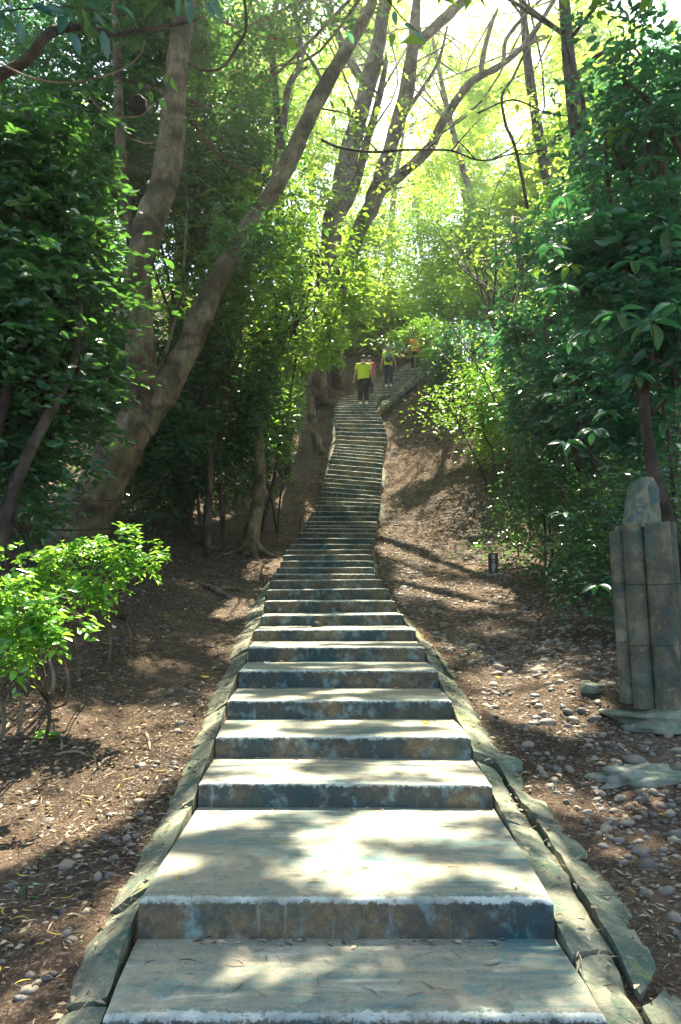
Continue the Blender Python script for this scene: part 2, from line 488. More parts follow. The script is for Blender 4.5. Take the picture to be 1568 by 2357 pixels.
def zground(x, y):
    x = np.asarray(x, float); y = np.asarray(y, float)
    dl = np.maximum(0, xl_(y) - x)
    dr = np.maximum(0, x - xr_(y))
    inside = (dl <= 0) & (dr <= 0)
    z = zs(y) - 0.10
    bl = sstep(6, 13, y)
    br = sstep(15, 21, y)
    z = z + np.maximum(0, dl - .9) * (0.05 + .20 * bl) - .06 * sstep(.25, .8, dl) * (1 - bl) + .0 * dl
    z = z + np.maximum(0, dr - .5) * (0.03 + .28 * br) - .04 * sstep(.3, .8, dr)
    z = z + 0.03 * nsum(x * .9, y * .9) * sstep(.2, .9, dl + dr) + .10 * nsum(x * .3 + 4, y * .3) * sstep(2.5, 5, dl + dr)
    z = np.where(inside, zs(y) - 0.32, z)
    # cap far-side rise
    return z

def zg(x, y): return float(zground(x, y))

def hit(u, v, y0=2.4, y1=60):
    """ground point seen at pixel u, v"""
    y = y0
    while y < y1:
        p = at(u, v, y)
        if p.z <= zg(p.x, p.y) + .003: return Vector((p.x, p.y, zg(p.x, p.y)))
        y += 0.03
    return at(u, v, y1)

# ------------------------------------------------------------------ ground sheet
def axis(parts):
    out = []
    for a, b, s in parts:
        n = max(1, int(round((b - a) / s)))
        out += list(np.linspace(a, b, n, endpoint=False))
    out.append(parts[-1][1])
    return np.array(out)
XA = axis([(-56, -12, 2.0), (-12, -5, .3), (-5, 5, .065), (5, 12, .3), (12, 56, 2.0)])
YA = axis([(-11, 1.8, .8), (1.8, 9, .065), (9, 20, .12), (20, 40, .25), (40, 106, 2.0)])
GX, GY = np.meshgrid(XA, YA)
GZ = zground(GX, GY)
GZ = GZ + (rng.random(GZ.shape) - .5) * .012 * (np.abs(GX) < 6)
nx, ny = len(XA), len(YA)
idx = np.arange(nx * ny).reshape(ny, nx)
q = np.stack([idx[:-1, :-1], idx[:-1, 1:], idx[1:, 1:], idx[1:, :-1]], -1).reshape(-1)
me = np_mesh('ground', np.stack([GX, GY, GZ], -1).reshape(-1, 3), q, 4, smooth=True)
g = link('ground', me, M['ground'])
g['kind'] = 'structure'

# ------------------------------------------------------------------ haze
hz_ = Geo().box((-59, -13, -3.5), (59, 109, 48))
hz_m, nt, out = new_mat('thin_air_haze')
pv = N(nt, 'ShaderNodeVolumePrincipled')
pv.inputs['Color'].default_value = (0.95, 0.97, 0.93, 1)
pv.inputs['Density'].default_value = 0.0010
pv.inputs['Anisotropy'].default_value = 0.78
nt.links.new(pv.outputs[0], out.inputs['Volume'])
hz_o = hz_.build('haze', hz_m, smooth=False)
hz_o['kind'] = 'stuff'

# ------------------------------------------------------------------ the stairway
stairs = empty('concrete_stairway', (0, 3, 0), 'long weathered concrete stairway climbing the slope between the trees', 'stairs')
def step_mesh(k):
    L0, R0 = EL[k].copy(), ER[k].copy()
    if k + 1 < NS:
        L1, R1 = EL[k + 1].copy(), ER[k + 1].copy()
    else:
        L1, R1 = L0 + Vector((.5, .6, 0)), R0 + Vector((.5, .6, 0))
    back = 0.10
    dirL = (L1 - L0).normalized(); dirR = (R1 - R0).normalized()
    L1 = L1 + dirL * back; R1 = R1 + dirR * back
    L1.z = L0.z + .008; R1.z = R0.z + .008
    zb = (ZT[k - 1] if k else -.17) - .10
    n = 64 if k < 6 else (36 if k < 14 else 14)
    rise = L0.z - zb
    r = min(.016, rise * .1)
    # profile from bottom front to back top; (forward offset, height fraction mode)
    prof = [(-.02, 'b', 1, 0), (-.008, .45, 1, 0), (0, r * 2.4, 1, .15), (0, r * 1.3, 1, .55), (r * .25, r * .35, .6, .95), (r * 1.1, 0, .15, 1.0), (r * 2.6, 0, 0, .5 if k < 8 else 1), (r * 6, 0, 0, .1 if k < 8 else 1)]  # far steps: wider pale edge paints the sunlit nosing line
    depth = (L1 - L0).length
    rows = []
    for f, h, fc, ed in prof: rows.append((f, h, fc, ed, None))
    for t in ((.3, .55, .8, 1.0) if k < 8 else (.6, 1.0)): rows.append((0, 0, 0, 0, t))
    V, FA, ED = [], [], []
    for ri, (f, h, fc, ed, t) in enumerate(rows):
        for i in range(n + 1):
            s = i / n
            A = L0.lerp(R0, s); B = L1.lerp(R1, s)
            dr = (B - A).normalized()
            if t is None:
                p = A + dr * f
                hh = 0 if h == 'b' else h
                if h == 'b': p.z = zb
                elif h == .45: p.z = A.z - (A.z - zb) * .55
                else: p.z = A.z - h
                amp = .009 if k < 8 else .006
                if ri >= 2:
                    c = nz(p.x * 7 + k * 3.1, k * 9.7, p.z * 3) * amp + nz(p.x * 28, k * 3.3, ri) * amp * .7
                    p += Vector((0, abs(c) * 1.2, -abs(c) * .7)) if ri in (3, 4, 5) else Vector((0, c * .5, 0 if ri < 6 else c * .25))
                if h != 'b' and (i == 0 or i == n): p.z -= .012 if ri >= 4 else 0
            else:
                p = A.lerp(B, t)
                p.z += nz(p.x * 2, p.y * 3, k) * .005
            V.append(p); FA.append(fc); ED.append(ed)
    w = n + 1
    Fc = []
    for ri in range(len(rows) - 1):
        for i in range(n):
            Fc.append((ri * w + i, ri * w + i + 1, (ri + 1) * w + i + 1, (ri + 1) * w + i))
    # sides + back + bottom
    nr = len(rows)
    for side in (0, n):
        base = len(V)
        for ri in range(nr):
            p = V[ri * w + side].copy(); p.z = zb
            V.append(p); FA.append(1); ED.append(0)
        base2 = len(V)
        for ri in range(nr):
            V.append(V[ri * w + side].copy()); FA.append(.8); ED.append(0)
        for ri in range(nr - 1):
            a, b, c, d = base2 + ri, base2 + ri + 1, base + ri + 1, base + ri
            Fc.append((a, b, c, d) if side == 0 else (a, d, c, b))
    me = py_mesh('step', V, Fc, True)
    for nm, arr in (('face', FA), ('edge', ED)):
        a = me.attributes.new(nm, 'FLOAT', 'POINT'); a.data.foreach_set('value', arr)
    me.update()
    return me
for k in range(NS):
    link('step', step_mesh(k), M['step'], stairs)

# mortar aprons beside the stairs: broken slabs
WRY = [2.0, 3.35, 4.74, 5.45, 6.2, 7.0, 7.85, 8.75, 9.7, 10.6, 12, 14, 17, 22, 27]
WRV = [.50, .47, .42, .30, .28, .25, .26, .21, .18, .10, .06, .09, .05, .10, .10]
WLY = [2.0, 3.35, 4.74, 5.45, 6.2, 7.0, 7.85, 8.75, 9.7, 10.6, 11.6, 13, 16, 19, 22, 27]
WLV = [.27, .24, .23, .23, .24, .23, .24, .26, .27, .28, .16, .07, .10, .05, .10, .10]
def apron_piece(side, y0, y1, f0, f1, lift, seed, sl0=0.0, sl1=0.0):
    """slab from y0 to y1, between fractions f0..f1 of the apron width; slanted ends"""
    nu, nv = 7, max(3, int((y1 - y0) / .08))
    V, Fc = [], []
    for lay in (0, 1):
        for j in range(nv + 1):
            for i in range(nu + 1):
                s = i / nu
                a = y0 + sl0 * s; b = y1 + sl1 * s
                y = a + (b - a) * j / nv
                wv = float(np.interp(y, WRY, WRV) if side > 0 else np.interp(y, WLY, WLV)) * (1 + .0)
                ff = f0 + (f1 - f0) * s
                edge = float(xr_(y)) + .012 if side > 0 else float(xl_(y)) - .015
                wob = nz(y * 2.3 + seed, seed * 3.7) * .09 + nz(y * 9, seed) * .035
                if i == nu: wv *= 1 + wob / max(wv, .1) * 1.2
                x = edge + side * (ff * wv)
                zi = float(zs(y)) - .005
                zo = zg(edge + side * (wv + .15), y) - .035
                z = zi + (zo - zi) * ff ** 1.2 + lift * .4 + .028 * nz(x * 5, y * 5, seed) + .008 * nz(x * 20, y * 20)
                if i == nu: z -= .028
                if i == nu - 1: z -= .006
                z += .016 * nz(x * 9, y * 9, seed) + .012 * abs(nz(x * 3 + 9, y * 14, seed))
                if lay: z -= .13
                V.append(Vector((x, y, z)))
    w = nu + 1; n1 = w * (nv + 1)
    for j in range(nv):
        for i in range(nu):
            a = j * w + i
            fq = (a, a + 1, a + w + 1, a + w)
            Fc.append(fq if side > 0 else fq[::-1])
    rim = [i for i in range(w)] + [j * w + nu for j in range(1, nv + 1)] + [nv * w + i for i in range(nu - 1, -1, -1)] + [j * w for j in range(nv - 1, 0, -1)]
    # side skirt with own vertices for a crisp edge
    b = len(V)
    for i in rim: V.append(V[i].copy()); V.append(V[i + n1].copy())
    m_ = len(rim)
    for i in range(m_):
        a, c = b + 2 * i, b + 2 * ((i + 1) % m_)
        fq = (a, a + 1, c + 1, c)
        Fc.append(fq if side > 0 else fq[::-1])
    Fc.append(tuple(n1 + i for i in rim))
    return py_mesh('apron_slab', V, Fc, True)
PR = [(1.7, 3.12, 0, .36, .0, 0, .12), (1.7, 2.95, .38, 1, .02, .05, .3), (3.16, 4.35, 0, .42, -.01, .1, .0), (3.04, 4.5, .44, 1, .03, .35, .1),
      (4.38, 5.3, 0, .36, -.01, .0, -.05), (4.55, 5.36, .42, 1.1, .045, .1, .02), (5.42, 6.28, 0, 1, .02, -.02, .05), (6.31, 7.35, 0, 1, .01, .05, -.06),
      (7.38, 8.1, 0, .55, .0, 0, .05), (7.40, 8.5, .6, 1.05, .03, 0, .1), (8.14, 9.4, 0, 1, .01, 0, .05), (9.43, 10.4, 0, 1, .0, .05, 0), (10.44, 11.9, 0, 1, .0, 0, 0),
      (13.2, 14.6, 0, 1, .02, 0, 0), (14.7, 15.5, 0, 1, .03, 0, 0), (18.4, 19.6, 0, 1, .02, 0, 0), (21.2, 22.5, 0, 1, .03, 0, 0)]
for i, p_ in enumerate(PR):
    link('apron_slab', apron_piece(1, p_[0], p_[1], p_[2], p_[3], p_[4], i * 1.7, p_[5], p_[6]), M['apron'], stairs)
PL = [(1.7, 2.9, 0, 1, .0, 0, .1), (2.95, 3.6, .05, 1, .0, .1, -.05), (3.65, 4.6, 0, 1, .015, -.05, .05), (4.64, 5.6, .05, 1, .02, .05, .1), (5.64, 6.3, .05, 1, .0, .1, 0),
      (6.33, 7.2, .05, 1.1, .04, 0, .1), (7.24, 8.0, 0, 1, .0, .1, .0), (8.05, 9.1, .05, 1, .03, 0, .12), (9.15, 10.0, .05, 1, .0, .12, 0), (10.05, 11.2, .05, 1, .02, 0, 0),
      (11.4, 12.4, 0, 1, 0, 0, 0), (15.2, 16.3, 0, 1, .03, 0, 0), (17.9, 18.9, 0, 1, .04, 0, 0), (21.4, 22.4, 0, 1, .03, 0, 0), (23.1, 24.6, 0, 1, .05, 0, 0), (24.8, 26.8, 0, 1, .06, 0, 0)]
for i, p_ in enumerate(PL):
    link('apron_slab', apron_piece(-1, p_[0], p_[1], p_[2], p_[3], p_[4], 40 + i * 1.3, p_[5], p_[6]), M['apron'], stairs)
# curved stone kerb at the upper right bend
kp = []
for (us, vs, Y) in ((1096, 1160, 27.2), (1107, 1153, 27.8), (1119, 1142, 28.6), (1137, 1124, 29.4), (1158, 1107, 30.3), (1175, 1091, 31.2), (1193, 1078, 32.2), (1215, 1062, 33.4)):
    kp.append(atS(us, vs, Y))
kk_ = catmull(kp, 3)
KERB = []
for i_, p_ in enumerate(kk_[:-1]):
    KERB.append((p_, (kk_[i_ + 1] - p_).length, math.atan2(kk_[i_ + 1].y - p_.y, kk_[i_ + 1].x - p_.x)))

# ------------------------------------------------------------------ clustered concrete pillar
PB = hit(1510, 1645)
PS = (at(1490, 1098, PB.y).z - PB.z) / 1.75
pil = empty('broken_concrete_pillar', PB, 'tall clustered grey concrete pillar with broken top standing at the right of the steps', 'pillar')
def col_section(cx, cy, r, z0, z1, seed, top_fn=None, seg=26, rows=8):
    g_ = Geo()
    for j in range(rows + 1):
        t = [0, .006, .012, .25, .5, .75, .988, .994, 1][j] if rows == 8 else j / rows
        for k in range(seg):
            a = 2 * math.pi * k / seg
            rr = r * (1 + .012 * nz(math.cos(a) * 2 + seed, math.sin(a) * 2, t * 3 + z0))
            if j in (0, rows): rr *= .975
            x, y = cx + rr * math.cos(a), cy + rr * math.sin(a)
            zt = z1 if top_fn is None else top_fn(x - cx, y - cy)
            g_.V.append(Vector((x, y, z0 + (zt - z0) * t)))
    for j in range(rows):
        for k in range(seg):
            k2 = (k + 1) % seg
            g_.F.append((j * seg + k, j * seg + k2, (j + 1) * seg + k2, (j + 1) * seg + k))
    b = len(g_.V)
    zt = z1 if top_fn is None else top_fn(0, 0)
    g_.V.append(Vector((cx, cy, zt)))
    for k in range(seg): g_.F.append((rows * seg + k, rows * seg + (k + 1) % seg, b))
    g_.F.append(tuple(range(seg))[::-1])
    return g_
cols = [(.065, -.14, .122, -.02), (-.135, -.085, .090, .05), (-.235, .03, .072, .08), (.225, -.01, .080, .03), (.10, .15, .12, .0), (-.09, .13, .12, .0), (0, 0, .13, .05)]
zt_ = 1.395
for ci, (cx, cy, r, z0) in enumerate(cols):
    par = None
    zb = z0
    joints = [z0, .52, .955, zt_] if ci % 2 == 0 else [z0, .50, .94, zt_]
    if ci == 0: joints = [z0, .50, .935, zt_ - .005]
    for si in range(len(joints) - 1):
        a, b = joints[si] + (.0015 if si else 0), joints[si + 1] - .001
        tf = None
        if si == len(joints) - 2:
            tf = (lambda x, y, b=b, cx=cx, cy=cy: b + .012 * nz((x + cx) * 14, (y + cy) * 14, 3) - (.05 if cx < -.18 else 0))
        g_ = col_section(cx, cy, r, a, b, ci * 5 + si, tf)
        if par is None:
            par = g_.build('column', M['pillar'], pil, True, ws=False)
        else:
            o = g_.build('column_section', M['pillar'], par, True, ws=False)
def topf(x, y):
    z = 1.735 + .02 * nz(x * 20, y * 20, 1)
    if x < -.02: z -= (-.02 - x) * 2.4
    if x > .09: z -= (x - .09) * 1.1
    return max(z, 1.36)
g_ = col_section(.0, .0, .185, 1.36, 1.7, 77, topf, 44, 16)
for v in g_.V:       # rough fractured face on the right and a fluted ridge on the left
    if v.x > .01 and v.y < .05:
        v.y += .05 + .035 * nz(v.x * 12, v.z * 12, 2)
    elif v.x <= .01:
        v.y += .018 * math.sin(v.x * 55)
g_.build('broken_top', M['broken'], pil, True, ws=False)
pil.rotation_euler.y = R(-1.5)
pil.scale = (PS * .80, PS * .80, PS)
# slab at its foot
def rock(cx, cy, z, sx, sy, sz, seed, n=3, amp=.25):
    bm = bmesh.new()
    bmesh.ops.create_icosphere(bm, subdivisions=n, radius=1)
    V = []
    for v in bm.verts:
        d = v.co.copy()
        f = 1 + amp * nz(d.x * 1.6 + seed, d.y * 1.6, d.z * 1.6) + amp * .4 * nz(d.x * 5, d.y * 5 + seed, d.z * 5)
        d = Vector((math.copysign(abs(d.x) ** .8, d.x), math.copysign(abs(d.y) ** .8, d.y), math.copysign(abs(d.z) ** .6, d.z)))
        v.co = Vector((d.x * sx * f, d.y * sy * f, d.z * sz * f)) + Vector((cx, cy, z))
    me = bpy.data.meshes.new('rock'); bm.to_mesh(me); bm.free()
    me.polygons.foreach_set('use_smooth', [True] * len(me.polygons))
    return me
for i_, (p_, l_, a_) in enumerate(KERB):
    o = link('kerb_stone', rock(0, 0, 0, l_ * .62, .17 + .05 * nz(i_ * 1.7, 3), .15 + .05 * nz(i_ * 2.3, 9), 20 + i_ * 2.1, 2, .45), M['apron'], stairs, True)
    o.matrix_basis = Matrix.Translation(p_ + Vector((0, 0, .02 * (i_ % 3)))) @ Matrix.Rotation(a_, 4, 'Z')
p = hit(1490, 1668)
tag(link('mortar_slab', rock(PB.x + .02, PB.y - .15, PB.z - .03, .42, .27, .075, 3.3, 4, .5), M['slab']), 'mossy mortar slab at the foot of the concrete pillar', 'slab')
p = hit(1475, 1800)
tag(link('flat_boulder', rock(p.x + .1, p.y + .1, p.z - .01, .36, .15, .08, 8.3, 4, .5), M['slab']), 'long flat mossy boulder in front of the pillar', 'boulder')
p = hit(1360, 1595)
tag(link('round_boulder', rock(p.x, p.y, p.z + .03, .085, .07, .05, 5.3), M['slab']), 'rounded olive boulder left of the pillar foot', 'boulder')
p = hit(1175, 1775)
tag(link('low_boulder', rock(p.x, p.y + .12, p.z + .01, .10, .20, .05, 15.3), M['slab']), 'pale low boulder against the right edge of the steps', 'boulder')
p = hit(728, 1441, 9)
tag(link('stone', rock(at(728, 1440, 9.5).x, 9.45, ZT[7] + .03, .06, .04, .035, 1.3), M['apron']), 'rounded pale stone resting on a step of the stairway', 'stone')

# distance marker
mp = hit(1136, 1326)
mk = empty('distance_marker', mp, 'small dark brown distance marker post lettered 0K+100m beside the pebble slope', 'marker post')
hM = (at(1136, 1273, mp.y).z - mp.z)
bm = bmesh.new()
bmesh.ops.create_cube(bm, size=1)
bmesh.ops.scale(bm, vec=(.165, .05, hM + .1), verts=bm.verts)
bmesh.ops.translate(bm, vec=(0, 0, hM / 2 - .05), verts=bm.verts)
bmesh.ops.bevel(bm, geom=bm.edges[:], offset=.006, segments=2, affect='EDGES')
me = bpy.data.meshes.new('post'); bm.to_mesh(me); bm.free()
link('post', me, M['plaque'], mk, False)
tc = bpy.data.curves.new('lettering', 'FONT')
tc.body = '0K+100m'; tc.size = .082; tc.extrude = .0015; tc.align_x = 'CENTER'; tc.align_y = 'CENTER'; tc.offset = .0008
to = bpy.data.objects.new('lettering_source', tc); COL.objects.link(to)
bpy.context.view_layer.update()
tme = bpy.data.meshes.new_from_object(to)
bpy.data.objects.remove(to)
for v in tme.vertices:
    x, y, z = v.co
    v.co = (y, -.027 - z, -x * .92 + hM * .56)
tme.materials.clear()
link('lettering', tme, M['white'], mk, False)
b_ = Geo().tube([(-.12, 0, .0), (0, .01, .01), (.2, 0, -.01)], [.05, .06, .04], 8, 3, .3)
b_.build('footing', M['slab'], mk, True, ws=False)

# ------------------------------------------------------------------ leaf clouds
UP = np.array([0, 0, 1.0])
def norm(a): return a / np.maximum(1e-9, np.linalg.norm(a, axis=-1, keepdims=True))

def leaf_geo(P, Dv, Nn, Ls, Wd, var, hexa=False, fold=.22, droop=.12):
    Dv = norm(Dv); Sd = norm(np.cross(Dv, Nn)); Nn = np.cross(Sd, Dv)
    L = Ls[:, None]; W = Wd[:, None]
    if not hexa:
        V = np.stack([P, P + Dv * L * .45 + Sd * W * .5 + Nn * W * fold, P + Dv * L - Nn * L * droop, P + Dv * L * .45 - Sd * W * .5 + Nn * W * fold], 1)
        Fi = np.array([0, 1, 2, 0, 2, 3])
    else:
        V = np.stack([P, P + Dv * L * .28 + Sd * W * .42 + Nn * W * fold, P + Dv * L * .66 + Sd * W * .45 + Nn * (W * fold - L * droop * .3),
                      P + Dv * L - Nn * L * droop,
                      P + Dv * L * .66 - Sd * W * .45 + Nn * (W * fold - L * droop * .3), P + Dv * L * .28 - Sd * W * .42 + Nn * W * fold], 1)
        Fi = np.array([0, 1, 2, 0, 2, 3, 0, 3, 4, 0, 4, 5])
    n, m = V.shape[0], V.shape[1]
    Fc = (np.arange(n)[:, None] * m + Fi[None]).reshape(-1)
    return V.reshape(-1, 3), Fc, np.repeat(var, m)

def leaf_mesh(name, P, Dv, Nn, Ls, Wd, var, hexa=False, **kw):
    V, Fc, va = leaf_geo(P, Dv, Nn, Ls, Wd, var, hexa, **kw)
    return np_mesh(name, V, Fc, 3, attrs={'var': va})

# sunlit places (u, v, half width, half height in view pixels, share kept open)
LIT = [(235, 1850, 70, 50, 1), (215, 1790, 40, 25, .9), (400, 1659, 38, 14, .9), (600, 1312, 50, 20, .9), (535, 1404, 28, 20, 1), (330, 1529, 34, 9, .9), (285, 1734, 62, 28, .7),
       (690, 1135, 42, 28, .8), (60, 1640, 90, 40, .7), (450, 1330, 30, 18, .8), (500, 1500, 25, 12, .7), (160, 2130, 30, 20, .5), (480, 1180, 40, 25, .6), (30, 2290, 40, 30, .6),
       (1200, 1600, 110, 50, 1), (1290, 1650, 100, 40, .9), (1330, 1850, 60, 30, .9), (1500, 1845, 70, 25, .9), (1430, 1780, 30, 14, .5), (1500, 1960, 60, 20, .5),
       (1000, 1215, 110, 40, .8), (930, 1260, 50, 35, .9), (1060, 1290, 60, 25, .8), (960, 1350, 60, 22, .9), (1110, 1372, 70, 26, .9), (1180, 1270, 50, 35, .6), (1240, 1410, 50, 15, .6), (1150, 1455, 40, 12, .6),
       (1040, 1500, 50, 16, .6), (1330, 1530, 40, 12, .5), (900, 1170, 30, 30, .8), (905, 1100, 20, 30, .6), (1350, 1540, 70, 25, .5), (1210, 1200, 50, 30, .6)]
LITW = []
for (u, v, a, b, k) in LIT:
    p = hit(u, v); pa = hit(u, v - b); pb = hit(u, v + b)
    LITW.append((p.x, p.y, p.z, a * p.y / F + .13, max(.12, (pa.y - pb.y) / 2) + .13, k))
# bodies that stand in the sun: (point, radius, share)
LITB = [(at(210, 1290, 6.3), 1.15, .93), (at(60, 1420, 5.3), .70, .97), (at(1070, 920, 19), 2.0, .97), (at(1475, 1150, 5.85), .16, .8), (at(1100, 640, 22), 2.0, .8), (at(900, 640, 30), 3.0, .8),
        (at(1400, 560, 11), 1.6, .6), (at(720, 600, 13), 1.3, .9), (at(1540, 640, 8), .8, .6), (at(1480, 920, 9), .9, .5), (at(620, 870, 14), .9, .7), (at(1010, 770, 26), 1.3, .9),
        (at(350, 560, 9.5), .8, .5), (at(150, 150, 6.0), .5, .4), (at(1180, 480, 24), 2.5, .8), (at(1300, 980, 12), .9, .5), (at(230, 900, 9), .7, .4), (at(560, 380, 12), 1.3, .6), (at(830, 820, 29), 1.0, .6)]
s_ = np.array(S)
def sun_open(P):
    """True where a leaf at P has to be left out so that the sun reaches its spot"""
    P = np.asarray(P)
    op = np.zeros(len(P), bool)
    rr = rng.random(len(P))
    # stair surface and strip beside it
    t = np.zeros(len(P))
    for _ in range(6):
        y = P[:, 1] - s_[1] * t
        t = (P[:, 2] - zs(y)) / s_[2]
    gx = P[:, 0] - s_[0] * t; gyy = P[:, 1] - s_[1] * t
    w = (gx > xl_(gyy) - .25) & (gx < xr_(gyy) + .3) & (t > .5)
    nn = nsum(gx * 1.6 + 3, gyy * 3.4) + .5 * nsum(gx * 3.3, gyy * 6.1 + 7)
    thr = np.interp(gyy, [2.4, 3.3, 3.8, 4.4, 5.5, 12, 18, 24, 34], [.0, -.2, -.7, -.35, -.3, -.3, -.3, -.2, -.2])
    op |= w & (nn > thr) & (rr < .985)
    for (x, y, z, rx_, ry_, k) in LITW:
        tt = (P[:, 2] - z) / s_[2]
        dx = (P[:, 0] - s_[0] * tt - x) / rx_; dy = (P[:, 1] - s_[1] * tt - y) / ry_
        wob = 1 + .45 * nsum(dx * 1.8 + x * 5, dy * 1.8 + y)
        op |= (tt > .4) & (dx * dx + dy * dy < wob) & (rr < .4 + .6 * k)
    for (c, r, k) in LITB:
        d = P - np.array(c)
        tt = d @ s_
        perp = np.linalg.norm(d - tt[:, None] * s_, axis=1)
        op |= (tt > r * 1.2) & (perp < r) & (rr < k)
    return op

def view_open(P):
    """the gap over the steps that the path needs"""
    y = P[:, 1]
    fy = np.maximum(y, .1)
    lo = P[:, 2] < H + .335 * fy
    lft = np.where(P[:, 2] - H < .305 * fy, -.047 * fy - .05, .004 * fy); rgt = .098 * fy + .15
    near = (P[:, 2] < zs(y) + 2.6) & (P[:, 0] > xl_(y) - .3) & (P[:, 0] < xr_(y) + .6)
    return (lo & (P[:, 0] > lft) & (P[:, 0] < rgt) & (y < 34)) | near & (y < 34)

def sprays(C, k, ln, out_dir, leafL, leafW, tilt=.4, flat=.5):
    """C (n,3) spray roots -> leaves"""
    n = len(C)
    th = rng.uniform(0, 2 * np.pi, n)
    hd = np.stack([np.cos(th), np.sin(th), rng.normal(-.15, .3, n)], 1)
    if out_dir is not None: hd = hd * .7 + out_dir * .8
    hd = norm(hd)
    sd = norm(np.cross(hd, UP))
    t = (np.arange(k)[None] + rng.random((n, k)) * .7) / k
    sg = np.where((np.arange(k) % 2)[None] == 0, 1, -1) * np.ones((n, k))
    P = C[:, None] + hd[:, None] * (t * ln)[..., None] + rng.normal(0, .015, (n, k, 3))
    P[..., 2] -= (t * t * ln * .35)
    Dv = hd[:, None] * rng.uniform(.35, 1.1, (n, k))[..., None] + sd[:, None] * (sg * rng.uniform(.5, 1.1, (n, k)))[..., None] + rng.normal(0, .2, (n, k, 3))
    tl = rng.normal(0, flat, (n, 1, 3)) * .5 + rng.normal(0, tilt * 1.15, (n, k, 3))
    Nn = np.array([0, -.28, 1.0])[None, None] + tl
    L = leafL * rng.uniform(.6, 1.25, (n, k))
    W = leafW * rng.uniform(.75, 1.15, (n, k)) * (L / leafL)
    var = np.clip(rng.random((n, 1)) * .55 + rng.random((n, k)) * .45, 0, 1)
    f = lambda a: a.reshape(n * k, -1) if a.ndim == 3 else a.reshape(-1)
    return f(P), f(Dv), f(Nn), f(L), f(W), f(var)

def blob_points(blobs, n, clus=14, sig=.28):
    """blobs: (centre, (rx, ry, rz)) -> clumped points biased to the outside"""
    vol = np.array([b[1][0] * b[1][1] + b[1][0] * b[1][2] + b[1][1] * b[1][2] for b in blobs])
    vol = vol / vol.sum()
    out, od = [], []
    for b, f in zip(blobs, vol):
        m = max(clus, int(n * f)); nc = max(1, m // clus)
        d = norm(rng.normal(0, 1, (nc, 3)))
        r = rng.random(nc) ** .42
        c = d * r[:, None] * np.array(b[1]) + np.array(b[0])
        ci = rng.integers(0, nc, m)
        pts = c[ci] + rng.normal(0, sig, (m, 3)) * np.array([1, 1, .7])
        out.append(pts); od.append(d[ci])
    return np.concatenate(out), np.concatenate(od)

def cull(L, m):
    return tuple(a[~m] for a in L)

def blob(u, v, Y, ru, rv, dy=None):
    c = at(u, v, Y)
    return (tuple(c), (ru * Y / F, dy if dy else min(ru, rv) * Y / F * 1.1, rv * Y / F))

def crown_leaves(blobs, n, k=9, ln=.4, leafL=.1, leafW=.045, clus=14, sig=.28, sun=True, view=True, tilt=.4):
    C, od = blob_points(blobs, n, clus, sig)
    out = sprays(C, k, ln, od * np.array([1, 1, .3]), leafL, leafW, tilt)
    m = np.zeros(len(out[0]), bool)
    if sun: m |= sun_open(out[0])
    if view: m |= view_open(out[0])
    m |= out[0][:, 2] < zground(out[0][:, 0], out[0][:, 1]) + .04
    m |= np.linalg.norm(out[0] - np.array([0, 0, H]), axis=1) < 2.2
    return cull(out, m), C

def limbs(geo, root, C, n, r0=.05, seg=6):
    idx = rng.choice(len(C), min(n, len(C)), replace=False)
    for i in idx:
        e = Vector(C[i])
        a = Vector(root[rng.integers(0, len(root))])
        md = a.lerp(e, .5) + Vector(rng.normal(0, .18, 3)) * (e - a).length * .5
        q_ = a.lerp(e, .8) + Vector(rng.normal(0, .1, 3)) * (e - a).length * .4
        geo.tube([a, md, q_, e], [r0, r0 * .7, r0 * .45, r0 * .2], seg, 3, .1)

tri_total = [0]
def tree(name, label, cat, base, trunk_polys, blobs, n, mat, bark, group=None, limb_n=14, limb_r=.04, hexa=False, leaf_parts=0, **kw):
    root = empty(name, base, label, cat, group)
    g_ = Geo()
    pts = []
    for poly, rad in trunk_polys:
        r_mx = max(rad)
        g_.tube(poly, rad, 14 if r_mx > .12 else (8 if r_mx > .04 else 6), 6, .2 if r_mx > .1 else .1)
        pts += list(poly[len(poly) // 2:])
    if blobs:
        LV, C = crown_leaves(blobs, n, **kw)
        limbs(g_, pts, C, limb_n, limb_r)
        P = LV[0]
        lp = np.zeros(len(P), bool)
        if leaf_parts:
            d = np.linalg.norm(P - np.array([0, 0, H]), axis=1) / LV[3]
            # leaves in the frame
            fy = P[:, 1]
            ang = (P[:, 2] - H) / np.maximum(fy, .1)
            inside = (fy > .5) & (np.abs(P[:, 0] / np.maximum(fy, .1)) < .44) & (ang < .8) & (ang > -.5)
            d = np.where(inside, d, 1e9)
            order = np.argsort(d)[:leaf_parts]
            lp[order] = True
            one_leaf(root, tuple(a[order] for a in LV), mat)
        me = leaf_mesh('crown', *cull(LV, lp), hexa=hexa)
        tri_total[0] += len(me.polygons)
        cr = link('crown', me, mat, root)
        if leaf_parts: cr['kind'] = 'stuff'
    if g_.V: g_.build('trunk', bark, root)
    return root

